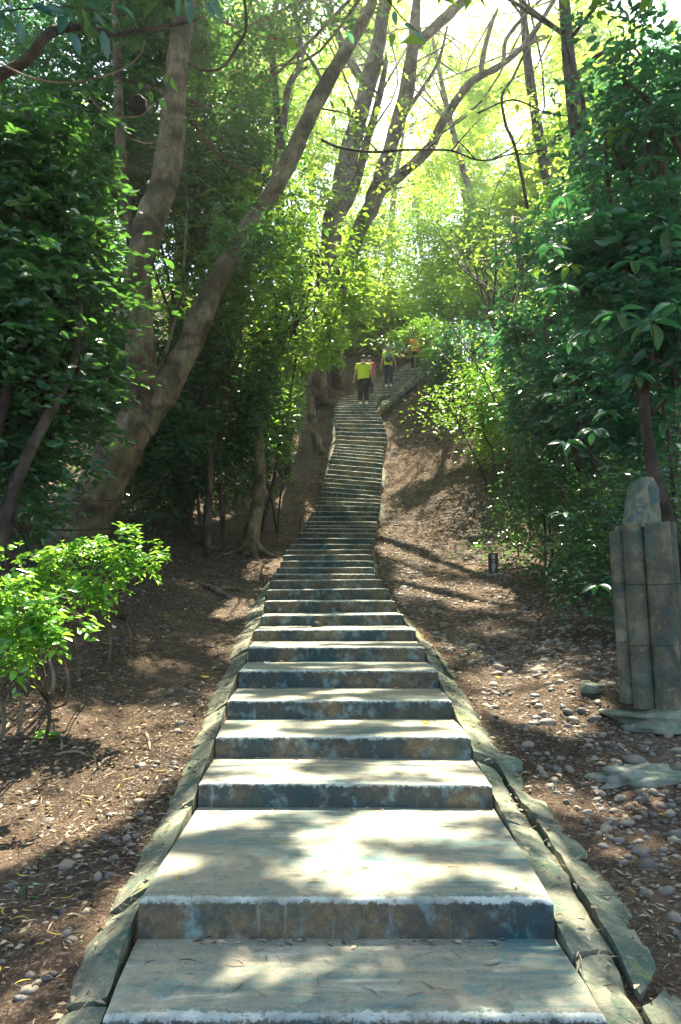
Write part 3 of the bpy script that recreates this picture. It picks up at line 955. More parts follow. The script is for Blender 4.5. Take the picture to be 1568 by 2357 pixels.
_leafproto = {}
def one_leaf(root, LV, mat, fold=.2, droop=.15, name='leaf', shape=None):
    """each leaf an object of its own, sharing a few meshes"""
    P, Dv, Nn, L, W, var = LV
    Dv = norm(Dv); Sd = norm(np.cross(Dv, Nn)); Nn = np.cross(Sd, Dv)
    for i in range(len(P)):
        vi = int(var[i] * 4.99)
        key = (mat.name, vi, shape)
        if key not in _leafproto:
            f_ = fold * (.6 + .2 * vi); dr = droop * (.5 + .35 * vi)
            ts = [0, .15, .35, .6, .82, 1]
            ws = [.04, .33, .5, .46, .26, 0]
            V, Fc = [], []
            for t, w_ in zip(ts, ws):
                z = -dr * t * t
                V += [(w_, t, z + f_ * w_), (0, t, z), (-w_, t, z + f_ * w_)]
            for j in range(5):
                b = j * 3
                Fc += [(b, b + 1, b + 4, b + 3), (b + 1, b + 2, b + 5, b + 4)]
            me = py_mesh(name, V, Fc, True)
            a = me.attributes.new('var', 'FLOAT', 'POINT'); a.data.foreach_set('value', [vi / 4] * len(V))
            me.materials.append(mat)
            _leafproto[key] = me
        o = bpy.data.objects.new(name, _leafproto[key])
        COL.objects.link(o)
        mt = Matrix(((Sd[i][0] * W[i], Dv[i][0] * L[i], Nn[i][0] * L[i], P[i][0]), (Sd[i][1] * W[i], Dv[i][1] * L[i], Nn[i][1] * L[i], P[i][1]), (Sd[i][2] * W[i], Dv[i][2] * L[i], Nn[i][2] * L[i], P[i][2]), (0, 0, 0, 1)))
        o.parent = root
        o.matrix_parent_inverse = Matrix.Translation(root.location).inverted()
        o.matrix_basis = mt

def P3(lst):      # (u, v, Y) -> world
    return [at(*p) for p in lst]

# ---- the forked tree at the left
baseA = hit(172, 1262)
YA_ = baseA.y
def pa(l, d0=0, d1=0):
    n = len(l)
    return [at(u, v, YA_ + d0 + (d1 - d0) * i / max(1, n - 1)) for i, (u, v) in enumerate(l)]
a0 = [baseA - Vector((.12, 0, .25))] + pa([(182, 1225), (215, 1150), (265, 1050), (308, 965)], 0, .1)
aL = pa([(305, 985), (322, 900), (322, 800), (318, 700), (322, 620), (345, 520), (375, 430), (395, 330), (402, 230), (412, 120), (428, 0), (440, -140)], .1, -.5)
aR = pa([(315, 985), (345, 940), (390, 875), (435, 795), (475, 700), (515, 620), (565, 535), (622, 450), (665, 370), (705, 285), (748, 200), (800, 110), (850, 20), (890, -90)], .1, 1.5)
aB = pa([(325, 600), (300, 520), (284, 420), (276, 300), (272, 180), (268, 60), (262, -60)], 0, .4)
sc_ = YA_ / F
tree('forked_tree', 'large brown forked tree leaning over the left bank with mossy base', 'tree', baseA,
     [(a0, [x * sc_ for x in (66, 60, 54, 50, 50)]), (aL, [x * sc_ for x in (40, 33, 33, 33, 34, 36, 34, 30, 27, 25, 22, 15)]), (aR, [x * sc_ for x in (42, 40, 35, 31, 28, 26, 25, 24, 23, 22, 20, 18, 14, 9)]), (aB, [x * sc_ for x in (14, 14, 14, 13, 12, 10, 8)])],
     [blob(420, 60, YA_ + 1.5, 260, 130), blob(230, 330, YA_ + 1.5, 130, 170), blob(560, 330, YA_ + 2, 130, 150), blob(720, 60, YA_ + 2.5, 140, 90), blob(590, 500, YA_ - .6, 60, 45), blob(430, 400, YA_ + 1, 80, 80)],
     3400, M['leaf_dark'], M['bark'], hexa=True, limb_n=11, leafL=.14, leafW=.062)
print('tree base', baseA)

# ---- left thicket
def stem(u, v, Y, du=20, top=500):
    b = at(u, v, Y); b.z = zg(b.x, b.y) - .05
    return b
def thick(label, u, v, Y, tops, blobs, n, mat, r=.08, cat='tree', name='forest_tree', group='trees of the forest', **kw):
    b = at(u, v, Y); b.z = zg(b.x, b.y) - .05
    polys = []
    for (tu, tv, tY) in tops:
        e = at(tu, tv, tY)
        m1 = b.lerp(e, .35) + Vector(rng.normal(0, .12, 3)) * (e - b).length * .4
        m2 = b.lerp(e, .7) + Vector(rng.normal(0, .10, 3)) * (e - b).length * .4
        polys.append(([b, m1, m2, e], [r, r * .85, r * .65, r * .35]))
    return tree(name, label, cat, b, polys, blobs, n, mat, M['bark_dark'], group, **kw)

thick('dark glossy tree closest to the left edge of the path', -60, 1200, 7.6, [(30, 500, 8), (180, 600, 8.4), (60, 250, 8)],
      [blob(60, 430, 8.6, 150, 190), blob(50, 720, 8.2, 140, 170), blob(180, 640, 8.6, 110, 125), blob(20, 990, 8.6, 100, 150), blob(140, 840, 8.6, 80, 90)],
      3000, M['leaf_dark'], hexa=True, leaf_parts=200, leafL=.145, leafW=.066, tilt=.55)
thick('dense dark tree right behind the forked trunk', 430, 1130, 16.5, [(430, 500, 17), (520, 600, 17), (470, 800, 16.5)],
      [blob(480, 430, 16.5, 140, 190), blob(560, 640, 16, 130, 130), blob(580, 840, 15.5, 120, 120), blob(430, 930, 16.5, 110, 130), blob(570, 990, 15.5, 80, 75), blob(420, 1060, 16.5, 90, 50)],
      3800, M['leaf_dark'], r=.1, leafL=.14, leafW=.065)
thick('leafy tree with sunlit outer sprays hanging over the left of the steps', 600, 1070, 17.5, [(660, 650, 15), (600, 760, 16), (720, 560, 15)],
      [blob(640, 520, 15.0, 190, 90), blob(720, 610, 14.2, 120, 70), blob(600, 700, 14.6, 130, 90), blob(745, 690, 13.6, 80, 70), blob(660, 800, 15.6, 90, 70), blob(640, 960, 16.5, 60, 90), blob(740, 780, 15, 55, 50)],
      3600, M['leaf_mid'], r=.045, leafL=.15, leafW=.065, tilt=.5, sig=.4)
thick('tall dark tree deep in the thicket at the far left', 60, 1100, 15, [(100, 300, 16), (220, 200, 16)],
      [blob(120, 260, 16, 230, 260), blob(150, 40, 15, 220, 110), blob(420, 20, 17, 200, 100), blob(100, 780, 15, 210, 240), blob(280, 1020, 15, 150, 120)], 4200, M['leaf_teal'], r=.14, k=8, ln=.5, leafL=.14, leafW=.065)
thick('broad dark tree deep in the thicket left of centre', 430, 1100, 19.5, [(400, 200, 19), (560, 300, 20)],
      [blob(430, 220, 19, 200, 230), blob(430, 640, 19, 200, 220), blob(560, 900, 20, 140, 160)], 2600, M['leaf_mid'], r=.16, k=8, ln=.5, leafL=.15, leafW=.07)
thick('green tree standing behind the left bend of the trunks', 640, 980, 24, [(620, 350, 23), (700, 500, 24)],
      [blob(620, 430, 24, 150, 220), blob(700, 760, 25, 80, 110), blob(640, 120, 24, 130, 110)], 1800, M['leaf_mid'], r=.15, k=8, ln=.5, leafL=.15, leafW=.07)

thick('dark glossy undergrowth filling the left bank between trunk and old roots', 470, 1110, 15.2, [(430, 950, 15), (540, 930, 15.4)],
      [blob(420, 1000, 14.8, 90, 80), blob(520, 930, 15.2, 90, 100), blob(600, 870, 16.5, 90, 90), blob(470, 820, 15.8, 110, 90), blob(650, 1000, 17.5, 35, 60)], 3000, M['leaf_dark'], r=.04, cat='bush', name='bush', group='bushes', leafL=.13, leafW=.06, limb_r=.015, tilt=.5)
# ---- centre trees above the bend
bD = at(735, 900, 29); bD.z = zg(bD.x, bD.y) - .1
sD = 24 / F
tree('leaning_tree', 'thick pale trunk leaning right above the steps, left one of the centre pair', 'tree', bD,
     [([bD, at(735, 850, 27), at(742, 740, 26), at(753, 620, 25), at(770, 500, 24), at(795, 390, 23.5), at(830, 260, 23), at(862, 140, 22.5), at(885, 20, 22), at(905, -120, 21)], [x * sD for x in (24, 22, 22, 24, 25, 24, 21, 18, 15, 8)]),
      (P3([(784, 500, 24), (814, 440, 23.7), (834, 370, 23.5), (849, 310, 23), (874, 220, 22.5), (890, 140, 22)]), [x * sD for x in (11, 11, 10, 9, 8, 5)]),
      (P3([(845, 200, 22.8), (800, 130, 22), (770, 60, 21.5), (740, -20, 21)]), [x * sD for x in (12, 10, 8, 5)])],
     [blob(800, 20, 24, 150, 100), blob(900, 120, 28, 90, 90)], 420, M['leaf_lime'], M['bark_grey'], limb_n=20, leafL=.16, leafW=.08, k=8, ln=.5)
bE = at(775, 870, 31); bE.z = zg(bE.x, bE.y) - .1
tree('branching_tree', 'slender purplish trunk with long branch to the right, right one of the centre pair', 'tree', bE,
     [([bE, at(776, 780, 28), at(785, 650, 25.5), at(822, 545, 25), at(860, 460, 24.5), at(880, 400, 24), at(905, 320, 24), at(932, 225, 23.5), at(945, 150, 23), at(955, 70, 22.5), at(962, -30, 22)], [x * sD for x in (18, 18, 19, 20, 22, 20, 18, 18, 16, 14, 8)]),
      (P3([(872, 440, 24.3), (922, 403, 24), (985, 345, 23.5), (1018, 285, 23), (1050, 232, 22.5), (1090, 185, 22), (1150, 152, 21.5), (1212, 98, 21), (1275, 0, 20.5), (1300, -60, 20)]), [x * sD for x in (14, 13, 12, 11, 10, 9, 7.5, 6, 4.5, 3)]),
      (P3([(1106, 175, 22), (1114, 120, 22), (1130, 60, 22), (1146, 20, 22)]), [x * sD for x in (6, 6, 5, 3)]),
      (P3([(1160, 142, 21.5), (1166, 90, 21.3), (1214, 30, 21), (1255, -10, 20.6)]), [x * sD for x in (5, 4.5, 4, 3)]),
      (P3([(1214, 95, 21), (1245, 85, 21), (1270, 82, 21)]), [x * sD for x in (4, 3.5, 2.5)]),
      (P3([(952, 110, 22.8), (1009, 55, 22.5), (1069, 0, 22), (1110, -50, 21.6)]), [x * sD for x in (13, 12, 10, 6)]),
      (P3([(900, 310, 24), (975, 200, 23.6), (1010, 140, 23), (1030, 60, 23)]), [x * sD for x in (6, 5, 4, 3)])],
     [blob(1010, 20, 26, 110, 80), blob(1060, 120, 30, 120, 70)], 420, M['leaf_lime'], M['bark_grey'], limb_n=16, limb_r=.03, leafL=.16, leafW=.08, k=8, ln=.5)
bF = at(655, 980, 22); bF.z = zg(bF.x, bF.y) - .1
tree('twin_stem_tree', 'dark twin stem tree rising behind the left sprays near the top centre', 'tree', bF,
     [([bF, at(650, 700, 21), at(645, 500, 20), at(640, 330, 19.5), at(636, 240, 19), at(630, 165, 19), at(618, 90, 19), at(592, 50, 19), at(574, 0, 19), at(560, -60, 19)], [x * 19 / F for x in (16, 13, 11, 9, 9, 9, 8, 6, 5, 4)]),
      (P3([(619, 95, 19), (630, 40, 19), (648, -20, 19)]), [x * 19 / F for x in (7, 7, 5)]),
      (P3([(645, 380, 19.5), (662, 210, 19.5), (690, 150, 19.5), (686, 65, 19.5), (668, -10, 19.5), (660, -60, 19.5)]), [x * 19 / F for x in (8, 9, 9, 8, 8, 5)]),
      (P3([(688, 165, 19.5), (705, 155, 19.5), (718, 145, 19.3)]), [x * 19 / F for x in (5, 4, 2)])],
     [blob(600, 20, 21, 80, 60)], 130, M['leaf_mid'], M['bark_dark'], limb_n=6, limb_r=.02, leafL=.14, leafW=.07, k=8)

# background trees beyond the bend, lit from behind
BK = [('yellow green tree glowing in the backlight over the steps', 850, 44, [(930, 300, 38, 170, 150), (1030, 180, 40, 130, 120)], 'leaf_lime', 3200),
      ('olive green tree closing the view above the walkers', 800, 46, [(820, 680, 33, 110, 70), (930, 690, 36, 110, 90), (860, 560, 38, 110, 110)], 'leaf_lime', 3200),
      ('round green tree right of the centre trunks', 1100, 40, [(1020, 560, 34, 110, 120), (1130, 620, 32, 90, 90), (1060, 690, 30, 90, 60)], 'leaf_bright', 3200),
      ('tall lime tree behind the long right branch', 1120, 44, [(1060, 380, 44, 110, 100), (1100, 290, 44, 50, 60), (1200, 190, 46, 50, 50)], 'leaf_lime', 2200),
      ('airy lime tree at the top right of centre', 1260, 36, [(1230, 470, 32, 100, 100), (1270, 330, 30, 70, 80), (1380, 230, 26, 80, 110)], 'leaf_lime', 2600),
      ('bluish tree faint in the haze between the trunks', 980, 52, [(960, 450, 54, 110, 90), (1130, 470, 56, 80, 50)], 'leaf_bright', 1800),
      ('pale tree far behind the left stems at the top', 700, 40, [(720, 260, 40, 110, 160), (560, 130, 36, 110, 140)], 'leaf_lime', 2700)]
BK.append(('high airy tree spreading lime leaves over the whole bright gap', 1160, 41, [(990, 60, 32, 150, 90), (1170, 60, 33, 100, 60), (860, 70, 30, 90, 90), (1340, 110, 30, 80, 90), (1080, 200, 34, 110, 60)], 'leaf_lime', 4600))
BK.append(('dense bush covering the crest behind the walkers', 880, 41, [(790, 750, 36, 70, 60), (865, 745, 38, 70, 55), (940, 735, 38, 60, 45), (1010, 770, 37.5, 50, 40), (975, 790, 39, 40, 30)], 'leaf_mid', 2600))
for lab, u, Y, bl, mt, n in BK:
    b = at(u, 900, Y); b.z = zg(b.x, b.y) - .1
    b0 = bl[0]
    e = at(b0[0], b0[1], b0[2])
    tree('backlit_tree', lab, 'tree', b, [([b, b.lerp(e, .4) + Vector((.3, 0, 0)), b.lerp(e, .75), e], [.22, .18, .14, .07])],
         [blob(*x) for x in bl], n, M[mt], M['bark_grey'], 'backlit trees beyond the bend', limb_n=7, limb_r=.05, k=9, ln=.7, leafL=.20, leafW=.105, sig=.45)

# ---- right side
thick('large leaved teal tree nearest on the right behind the pillar', 1640, 1330, 8.2, [(1560, 500, 8.6), (1450, 650, 8.6), (1520, 250, 9)],
      [blob(1500, 240, 9.6, 110, 220), blob(1520, 520, 8.6, 90, 130), blob(1420, 640, 8.8, 110, 90), blob(1530, 760, 8.4, 80, 80)],
      1500, M['leaf_teal'], hexa=True, leaf_parts=140, leafL=.16, leafW=.075, tilt=.45)
thick('broad blue green tree in the middle of the right thicket', 1400, 1200, 12.5, [(1300, 600, 13), (1380, 800, 12.5), (1250, 750, 13)],
      [blob(1310, 560, 13.5, 120, 110), blob(1230, 740, 14.5, 120, 90), blob(1350, 830, 12.5, 130, 90), blob(1460, 930, 11, 110, 90), blob(1280, 930, 13.5, 120, 80), blob(1410, 420, 13, 90, 120)],
      2700, M['leaf_teal'], leafL=.16, leafW=.075, tilt=.5)
thick('dense tree behind the right thicket reaching over the steps', 1260, 1120, 21, [(1180, 500, 22), (1250, 700, 21)],
      [blob(1130, 800, 22, 110, 90), blob(1200, 600, 22, 110, 120), blob(1300, 780, 20, 150, 150), blob(1180, 960, 20, 130, 90)],
      2700, M['leaf_mid'], r=.13, k=8, ln=.5, leafL=.15, leafW=.07)
thick('tree stretching its crown over the middle flight from the right bank', 1290, 1090, 20.5, [(1090, 600, 24), (1180, 700, 22)],
      [blob(1040, 600, 24, 110, 60), blob(1000, 520, 25, 80, 50), blob(1120, 560, 23, 70, 70)], 1500, M['leaf_mid'], r=.1, k=8, ln=.5, leafL=.16, leafW=.08)
thick('dark tree filling the far right background', 1500, 1150, 17, [(1480, 300, 17), (1550, 600, 17)],
      [blob(1500, 330, 18, 150, 260), blob(1470, 760, 17, 200, 200), blob(1430, 1080, 14.5, 200, 130)], 3000, M['leaf_teal'], r=.15, k=8, ln=.5, leafL=.15, leafW=.07)
thick('low leafy undergrowth bush in the shade behind the marker', 1250, 1290, 13, [(1240, 1120, 13), (1300, 1180, 12.6)],
      [blob(1260, 1130, 13.2, 90, 80), blob(1350, 1230, 11.6, 70, 90), blob(1190, 1230, 14, 40, 40)], 900, M['leaf_dark'], r=.03, cat='bush', name='bush', group='bushes', leafL=.09, leafW=.045, limb_r=.012)
thick('dark undergrowth bush at the foot of the right thicket near the pillar', 1440, 1400, 9, [(1400, 1250, 9.2), (1480, 1200, 9)],
      [blob(1380, 1310, 9.6, 60, 70), blob(1470, 1180, 9.4, 100, 100), blob(1540, 1300, 8.6, 50, 90)], 700, M['leaf_dark'], r=.03, cat='bush', name='bush', group='bushes', leafL=.08, leafW=.04, limb_r=.012)
thick('bright sunlit bush hanging over the right bank below the walkers', 1120, 1040, 19.2, [(1050, 940, 19), (1110, 900, 19)],
      [blob(1040, 940, 19, 75, 50), blob(1110, 890, 19, 80, 65)], 1300, M['leaf_bright'], r=.03, cat='bush', name='bush', group='bushes', leafL=.10, leafW=.055, limb_r=.015, view=False)
thick('blue green shrub beside the top bend of the steps', 1010, 900, 28, [(1000, 850, 28), (1030, 830, 28)],
      [blob(1015, 845, 27.5, 40, 40), blob(1080, 800, 26, 60, 60)], 700, M['leaf_teal'], r=.03, cat='bush', name='bush', group='bushes', leafL=.12, leafW=.055, limb_r=.015)
thick('sunlit leafy spray over the orange shirted walker', 1080, 860, 27.5, [(960, 770, 28), (1000, 780, 27)],
      [blob(975, 760, 27.5, 55, 16), blob(900, 772, 29.5, 22, 10), blob(1010, 790, 26.5, 28, 16)], 260, M['leaf_bright'], r=.035, cat='bush', name='bush', group='bushes', leafL=.13, leafW=.06, limb_r=.012, view=False)
thick('shaded bush on the left bank above the old roots', 640, 1090, 17.5, [(600, 960, 17), (660, 1000, 18)],
      [blob(600, 1020, 17, 60, 60), blob(660, 930, 20, 40, 70), blob(500, 1080, 15.5, 70, 60)], 900, M['leaf_dark'], r=.03, cat='bush', name='bush', group='bushes', leafL=.09, leafW=.045, limb_r=.012)
thick('dark low bush behind the leaning trunk base at the left', 60, 1300, 9.8, [(60, 1150, 10), (0, 1100, 9.5)],
      [blob(10, 1160, 10.5, 90, 80), blob(350, 1110, 15, 80, 80)], 800, M['leaf_dark'], r=.03, cat='bush', name='bush', group='bushes', leafL=.10, leafW=.045, limb_r=.012)
thick('thin bush on the left bank closing the bend by the first walker', 735, 870, 29, [(740, 800, 29), (770, 780, 29)],
      [blob(740, 800, 28.5, 35, 50), blob(775, 800, 31, 25, 40)], 420, M['leaf_mid'], r=.03, cat='bush', name='bush', group='bushes', leafL=.12, leafW=.06, limb_r=.012)

# slim bare stems in the right thicket
slim = [('dark slanting stem from the marker up towards the bright bush', [(1274, 1160, 14), (1244, 1080, 14.5), (1209, 1015, 15), (1154, 950, 15.5), (1134, 910, 16), (1104, 850, 16.5), (1064, 790, 17), (1034, 745, 17.5)], 5),
        ('thin forked dark stem in the middle of the right thicket', [(1375, 1200, 11.5), (1369, 1115, 11.5), (1359, 1040, 11.7), (1329, 940, 12), (1300, 860, 12.3)], 6),
        ('crooked dark stem just left of the pillar top', [(1400, 1230, 10.5), (1385, 1120, 10.6), (1350, 1010, 10.8), (1390, 900, 11), (1420, 820, 11)], 7),
        ('upright dark stem behind the pillar', [(1560, 1250, 9), (1545, 1060, 9.1), (1520, 900, 9.2), (1504, 780, 9.4), (1490, 640, 9.5)], 9),
        ('slim upright stem above the marker post', [(1190, 1180, 15.5), (1185, 1090, 15.5), (1205, 990, 15.6), (1195, 900, 15.8)], 4),
        ('pale thin stem leaning right in the shaded undergrowth', [(1330, 1290, 10.8), (1310, 1180, 11), (1290, 1080, 11), (1262, 1000, 11.2)], 4),
        ('dark pair stem left of the old roots', [(480, 1130, 14.5), (484, 1060, 14.5), (470, 960, 14.6), (478, 860, 15)], 13),
        ('dark pair stem touching the old roots', [(520, 1120, 15), (505, 1040, 15), (520, 940, 15), (512, 850, 15)], 11)]
for lab, pl, w_ in slim:
    pts = P3(pl)
    b = pts[0].copy(); b.z = zg(b.x, b.y) - .1
    pts = [b] + pts[1:] if b.z < pts[0].z else pts
    r_ = w_ / 2 * pl[0][2] / F
    root = empty('slim_stem', b, lab, 'sapling', 'bare stems in the thicket')
    Geo().tube(pts, [r_ * (1.15 - .6 * i / len(pts)) for i in range(len(pts))], 7, 5, .2).build('stem', M['bark_dark'], root)
    g_ = Geo()
    for j in range(5):
        g_ = Geo()
        a = pts[1 + j % (len(pts) - 1)]
        e = a + Vector((random.uniform(-.6, .6), random.uniform(-.3, .3), random.uniform(.2, .7)))
        g_.tube([a, a.lerp(e, .5) + Vector((.05, 0, .05)), e], [r_ * .4, r_ * .3, r_ * .15], 5, 3, .1)
        g_.build('twig', M['bark_dark'], root)

# hanging branches and vines
def branch(label, pl, w0, w1, mat, name='branch', cat='branch', group=None):
    pts = P3(pl)
    root = empty(name, pts[0], label, cat, group)
    Y = pl[0][2]
    n = len(pts)
    Geo().tube(pts, [(w0 + (w1 - w0) * i / (n - 1)) / 2 * Y / F for i in range(n)], 7, 6, .15).build('limb', mat, root)
    return root, pts
branch('thick brown limb crossing the top left corner', [(-60, 215, 7), (0, 172, 7), (60, 138, 7), (112, 78, 7), (170, 62, 7.2), (230, 72, 7.4), (280, 78, 7.6), (350, 66, 7.9), (425, 52, 8.2), (470, 38, 8.4)], 34, 7, M['bark_dark'])
branch('long pale vine drooping across the top left', [(-20, 132, 6.5), (0, 146, 6.5), (75, 180, 6.5), (160, 190, 6.5), (225, 178, 6.5), (280, 160, 6.5), (320, 130, 6.5), (335, 92, 6.5)], 6, 3, M['bark_pale'], 'vine', 'vine', 'vines')
branch('pale vine looping under the dark nest', [(195, 205, 8), (225, 245, 8), (252, 268, 8), (320, 268, 8), (345, 248, 8), (358, 236, 8)], 4, 3, M['bark_pale'], 'vine', 'vine', 'vines')
branch('brown vine hanging in front of the forked trunk', [(255, 275, 8.6), (300, 318, 8.6), (345, 330, 8.6), (380, 312, 8.6), (395, 300, 8.6)], 4, 2.5, M['bark_pale'], 'vine', 'vine', 'vines')
branch('short vine curling right of the forked trunk', [(345, 338, 8.6), (395, 343, 8.6), (435, 322, 8.6)], 3, 2.5, M['bark_pale'], 'vine', 'vine', 'vines')
branch('curved brown branch looping down from the top at the left', [(560, -30, 9), (567, 60, 9), (545, 110, 9), (512, 155, 9), (470, 162, 9), (432, 146, 9)], 8, 6, M['bark_dark'])
r_, pts_ = branch('thin dark twig stretched level across the sky gap', [(740, 322, 9), (784, 340, 9), (859, 350, 9), (934, 345, 9), (984, 345, 9), (1039, 347, 9), (1094, 367, 9), (1134, 367, 9), (1174, 355, 9), (1234, 350, 9), (1314, 300, 9), (1350, 262, 9)], 7, 2, M['bark_dark'])
g_ = Geo()
for pl in ([(984, 345, 9), (1030, 290, 9), (1052, 232, 9)], [(1039, 347, 9), (1080, 300, 9), (1110, 270, 9)], [(1094, 367, 9), (1060, 330, 9), (1040, 325, 9)], [(1134, 367, 9), (1190, 330, 9), (1230, 260, 9)], [(1174, 355, 9), (1210, 345, 9), (1290, 350, 9)], [(870, 350, 9), (830, 310, 9), (770, 300, 9)]):
    Geo().tube(P3(pl), [.010, .007, .003], 5, 5, .1).build('twig', M['bark_dark'], r_)
branch('dark crooked branch hanging in the bright gap at the right', [(1209, 120, 14), (1180, 180, 14), (1156, 222, 14), (1164, 285, 14), (1179, 320, 14), (1190, 355, 14), (1199, 395, 14), (1215, 480, 14)], 6, 8, M['bark_dark'])
bH, _ = branch('forked dark branch rising out of the frame at the upper right', [(1350, 300, 12), (1339, 215, 12), (1319, 155, 12), (1306, 110, 12), (1296, 50, 12), (1304, 0, 12), (1308, -60, 12)], 12, 8, M['bark_dark'])
g_ = Geo().tube(P3([(1325, 172, 12), (1345, 160, 12), (1374, 130, 12), (1409, 112, 12), (1450, 105, 12)]), [.045, .045, .04, .035, .02], 7, 5, .1)
g_.build('side_limb', M['bark_dark'], bH)
branch('pale arching twig at the right of the walkers', [(1075, 880, 20), (1050, 850, 20), (1010, 805, 20), (985, 785, 20), (960, 780, 20)], 4, 2, M['bark_pale'])
branch('brown bough reaching in from the right edge', [(1620, 960, 8), (1568, 877, 8), (1534, 838, 8), (1484, 820, 8), (1419, 806, 8), (1390, 800, 8)], 9, 4, M['bark_dark'])
# nest
p = at(316, 243, 8.4)
tag(link('hanging_nest', rock(p.x, p.y, p.z, .095, .09, .105, 4, 3, .3), M['nest']), 'dark round nest hanging among the branches at the left', 'nest')

# ---- high canopy added mostly out of view to throw the shade
CT = [('tall added shade tree hidden at the right of the pillar', (4.9, 6.5)), ('tall added shade tree in the left thicket', (-5.2, 8.0)), ('tall added shade tree high on the left bank', (-5.0, 16.0)), ('tall added shade tree high on the right bank', (5.5, 14.5)),
      ('tall added shade tree left of the upper flight', (-5.5, 24.0)), ('tall added shade tree right of the upper flight', (7.0, 23.0))]
def canopy(n, x0, x1, y0, y1, zf, jit):
    y_ = rng.uniform(y0, y1, n); x_ = rng.uniform(x0, x1, n)
    return np.stack([x_ + .5 * np.sin(y_ * 3), y_ + .5 * np.sin(x_ * 3), zf(y_) + rng.random(n) * jit], 1)
# the tall roof over the path, the lower side roofs, and a thin one over the upper flight
CP = np.concatenate([canopy(17500, -5.2, 5.6, 3.0, 25, lambda y: H + .90 * y + .4, 2.4),
                     canopy(2300, -10, -3.0, 4, 30, lambda y: 6.6 + .28 * y, 4.0),
                     canopy(1300, 4.6, 10, 4, 30, lambda y: 6.6 + .28 * y, 4.0),
                     canopy(1500, -3, 5, 19, 36, lambda y: 7.4 + .28 * y, 3.0)])
LV = sprays(CP, 9, .5, None, .155, .08, .35)
qx = LV[0][:, 0] - s_[0] / s_[2] * LV[0][:, 2]; qy = LV[0][:, 1] - s_[1] / s_[2] * LV[0][:, 2]
mk_ = sun_open(LV[0]) | ((nsum(qx * 1.5 + 2, qy * 1.1 + 5) > .25) & ((qx < -2.9) | (qx > 3.0)))
LV = cull(LV, mk_)
own = np.argmin(np.stack([(LV[0][:, 0] - c[1][0]) ** 2 + (LV[0][:, 1] - c[1][1]) ** 2 for c in CT]), 0)
for i, (lab, (x, y)) in enumerate(CT):
    b = Vector((x, y, zg(x, y) - .1))
    root = empty('added_canopy_tree', b, lab, 'tree', 'added shade trees roofing the path')
    m = own != i
    L_ = cull(LV, m)
    me = leaf_mesh('crown', *L_)
    tri_total[0] += len(me.polygons)
    link('crown', me, M['leaf_dark'] if i in (1, 2) else (M['leaf_mid'] if i not in (4, 5) else M['leaf_lime']), root)
    g_ = Geo()
    topz = max(9 + .28 * y, H + .9 * y + .5)
    top = Vector((x * .85, y + .5, topz))
    g_.tube([b, b.lerp(top, .4) + Vector((.15, 0, 0)), b.lerp(top, .7) + Vector((-.1, 0, 0)), top], [.22, .18, .15, .1], 12, 6, .12)
    limbs(g_, [top, b.lerp(top, .85)], L_[0], 9, .045)
    g_.build('trunk', M['bark_dark'], root)

# surrounding forest (outside the walked corridor) so that the place closes on every side
for i, (x, y, lab) in enumerate([(-13, 12, 'far left forest tree low down'), (-14, 24, 'far left forest tree higher up'), (-12, 36, 'far left forest tree at the top'), (13, 10, 'far right forest tree low down'), (14, 22, 'far right forest tree higher up'), (13, 35, 'far right forest tree at the top'),
                                 (-4, 50, 'hilltop forest tree left of the gap'), (10, 48, 'hilltop forest tree right of the gap'), (-13, -2, 'forest tree behind the viewer at the left'), (13, -2, 'forest tree behind the viewer at the right')]):
    z = zg(x, y)
    b = Vector((x, y, z - .1))
    bl = [((x, y, z + 3.2), (3.4, 3.4, 3.0)), ((x + .8, y + 1, z + 7.0), (3.4, 3.4, 2.6))] if y < 45 else [((x, y, z + 2.5), (4.2, 2.5, 2.4)), ((x + 1, y + 1, z + 5), (3.0, 2.4, 1.6))]
    tree('forest_tree', lab, 'tree', b, [([b, b + Vector((.2, 0, 2.5)), b + Vector((0, .2, 5)), b + Vector((.3, 0, 8 if y < 45 else 5))], [.22, .2, .16, .08])], bl, 1500, M['leaf_mid'] if i % 2 else M['leaf_teal'], M['bark_dark'], 'trees of the forest', k=8, ln=.7, leafL=.2, leafW=.1, sig=.5, sun=False, view=False)


# ---- bright shrubs at the left front
def shrub(label, bases, blobs, n, parts, mat, Y, leafL=.075, leafW=.040):
    root = empty('leafy_shrub', bases[0], label, 'shrub', 'small bright leaved shrubs')
    C, od = blob_points(blobs, n, 7, .055)
    LV = sprays(C, 7, .13, od * np.array([1, 1, .2]), leafL, leafW, .28, .4)
    d = np.linalg.norm(LV[0] - np.array([0, 0, H]), axis=1) / LV[3] + (LV[0][:, 0] / LV[0][:, 1] < -.45) * 1e6
    order = np.argsort(d)[:parts]
    lp = np.zeros(len(LV[0]), bool); lp[order] = True
    one_leaf(root, tuple(a[order] for a in LV), mat)
    me = leaf_mesh('foliage', *cull(LV, lp), hexa=True)
    o = link('foliage', me, mat, root); o['kind'] = 'stuff'
    for b in bases:
        g_ = Geo()
        tgt = [C[i] for i in rng.choice(len(C), 7, replace=False)]
        tgt.sort(key=lambda q_: (q_[0] - b.x) ** 2)
        mid = b + Vector((random.uniform(-.08, .08), random.uniform(-.05, .05), .32))
        g_.tube([b - Vector((0, 0, .05)), b.lerp(mid, .5) + Vector((.03, 0, 0)), mid], [.018, .016, .012], 7, 4, .15)
        for q_ in tgt[:4]:
            e = Vector(q_)
            g_.tube([mid, mid.lerp(e, .5) + Vector((random.uniform(-.05, .05), 0, .04)), e], [.010, .008, .003], 5, 4, .1)
        g_.build('stem', M['bark'], root)
    return root
Yb = 6.4
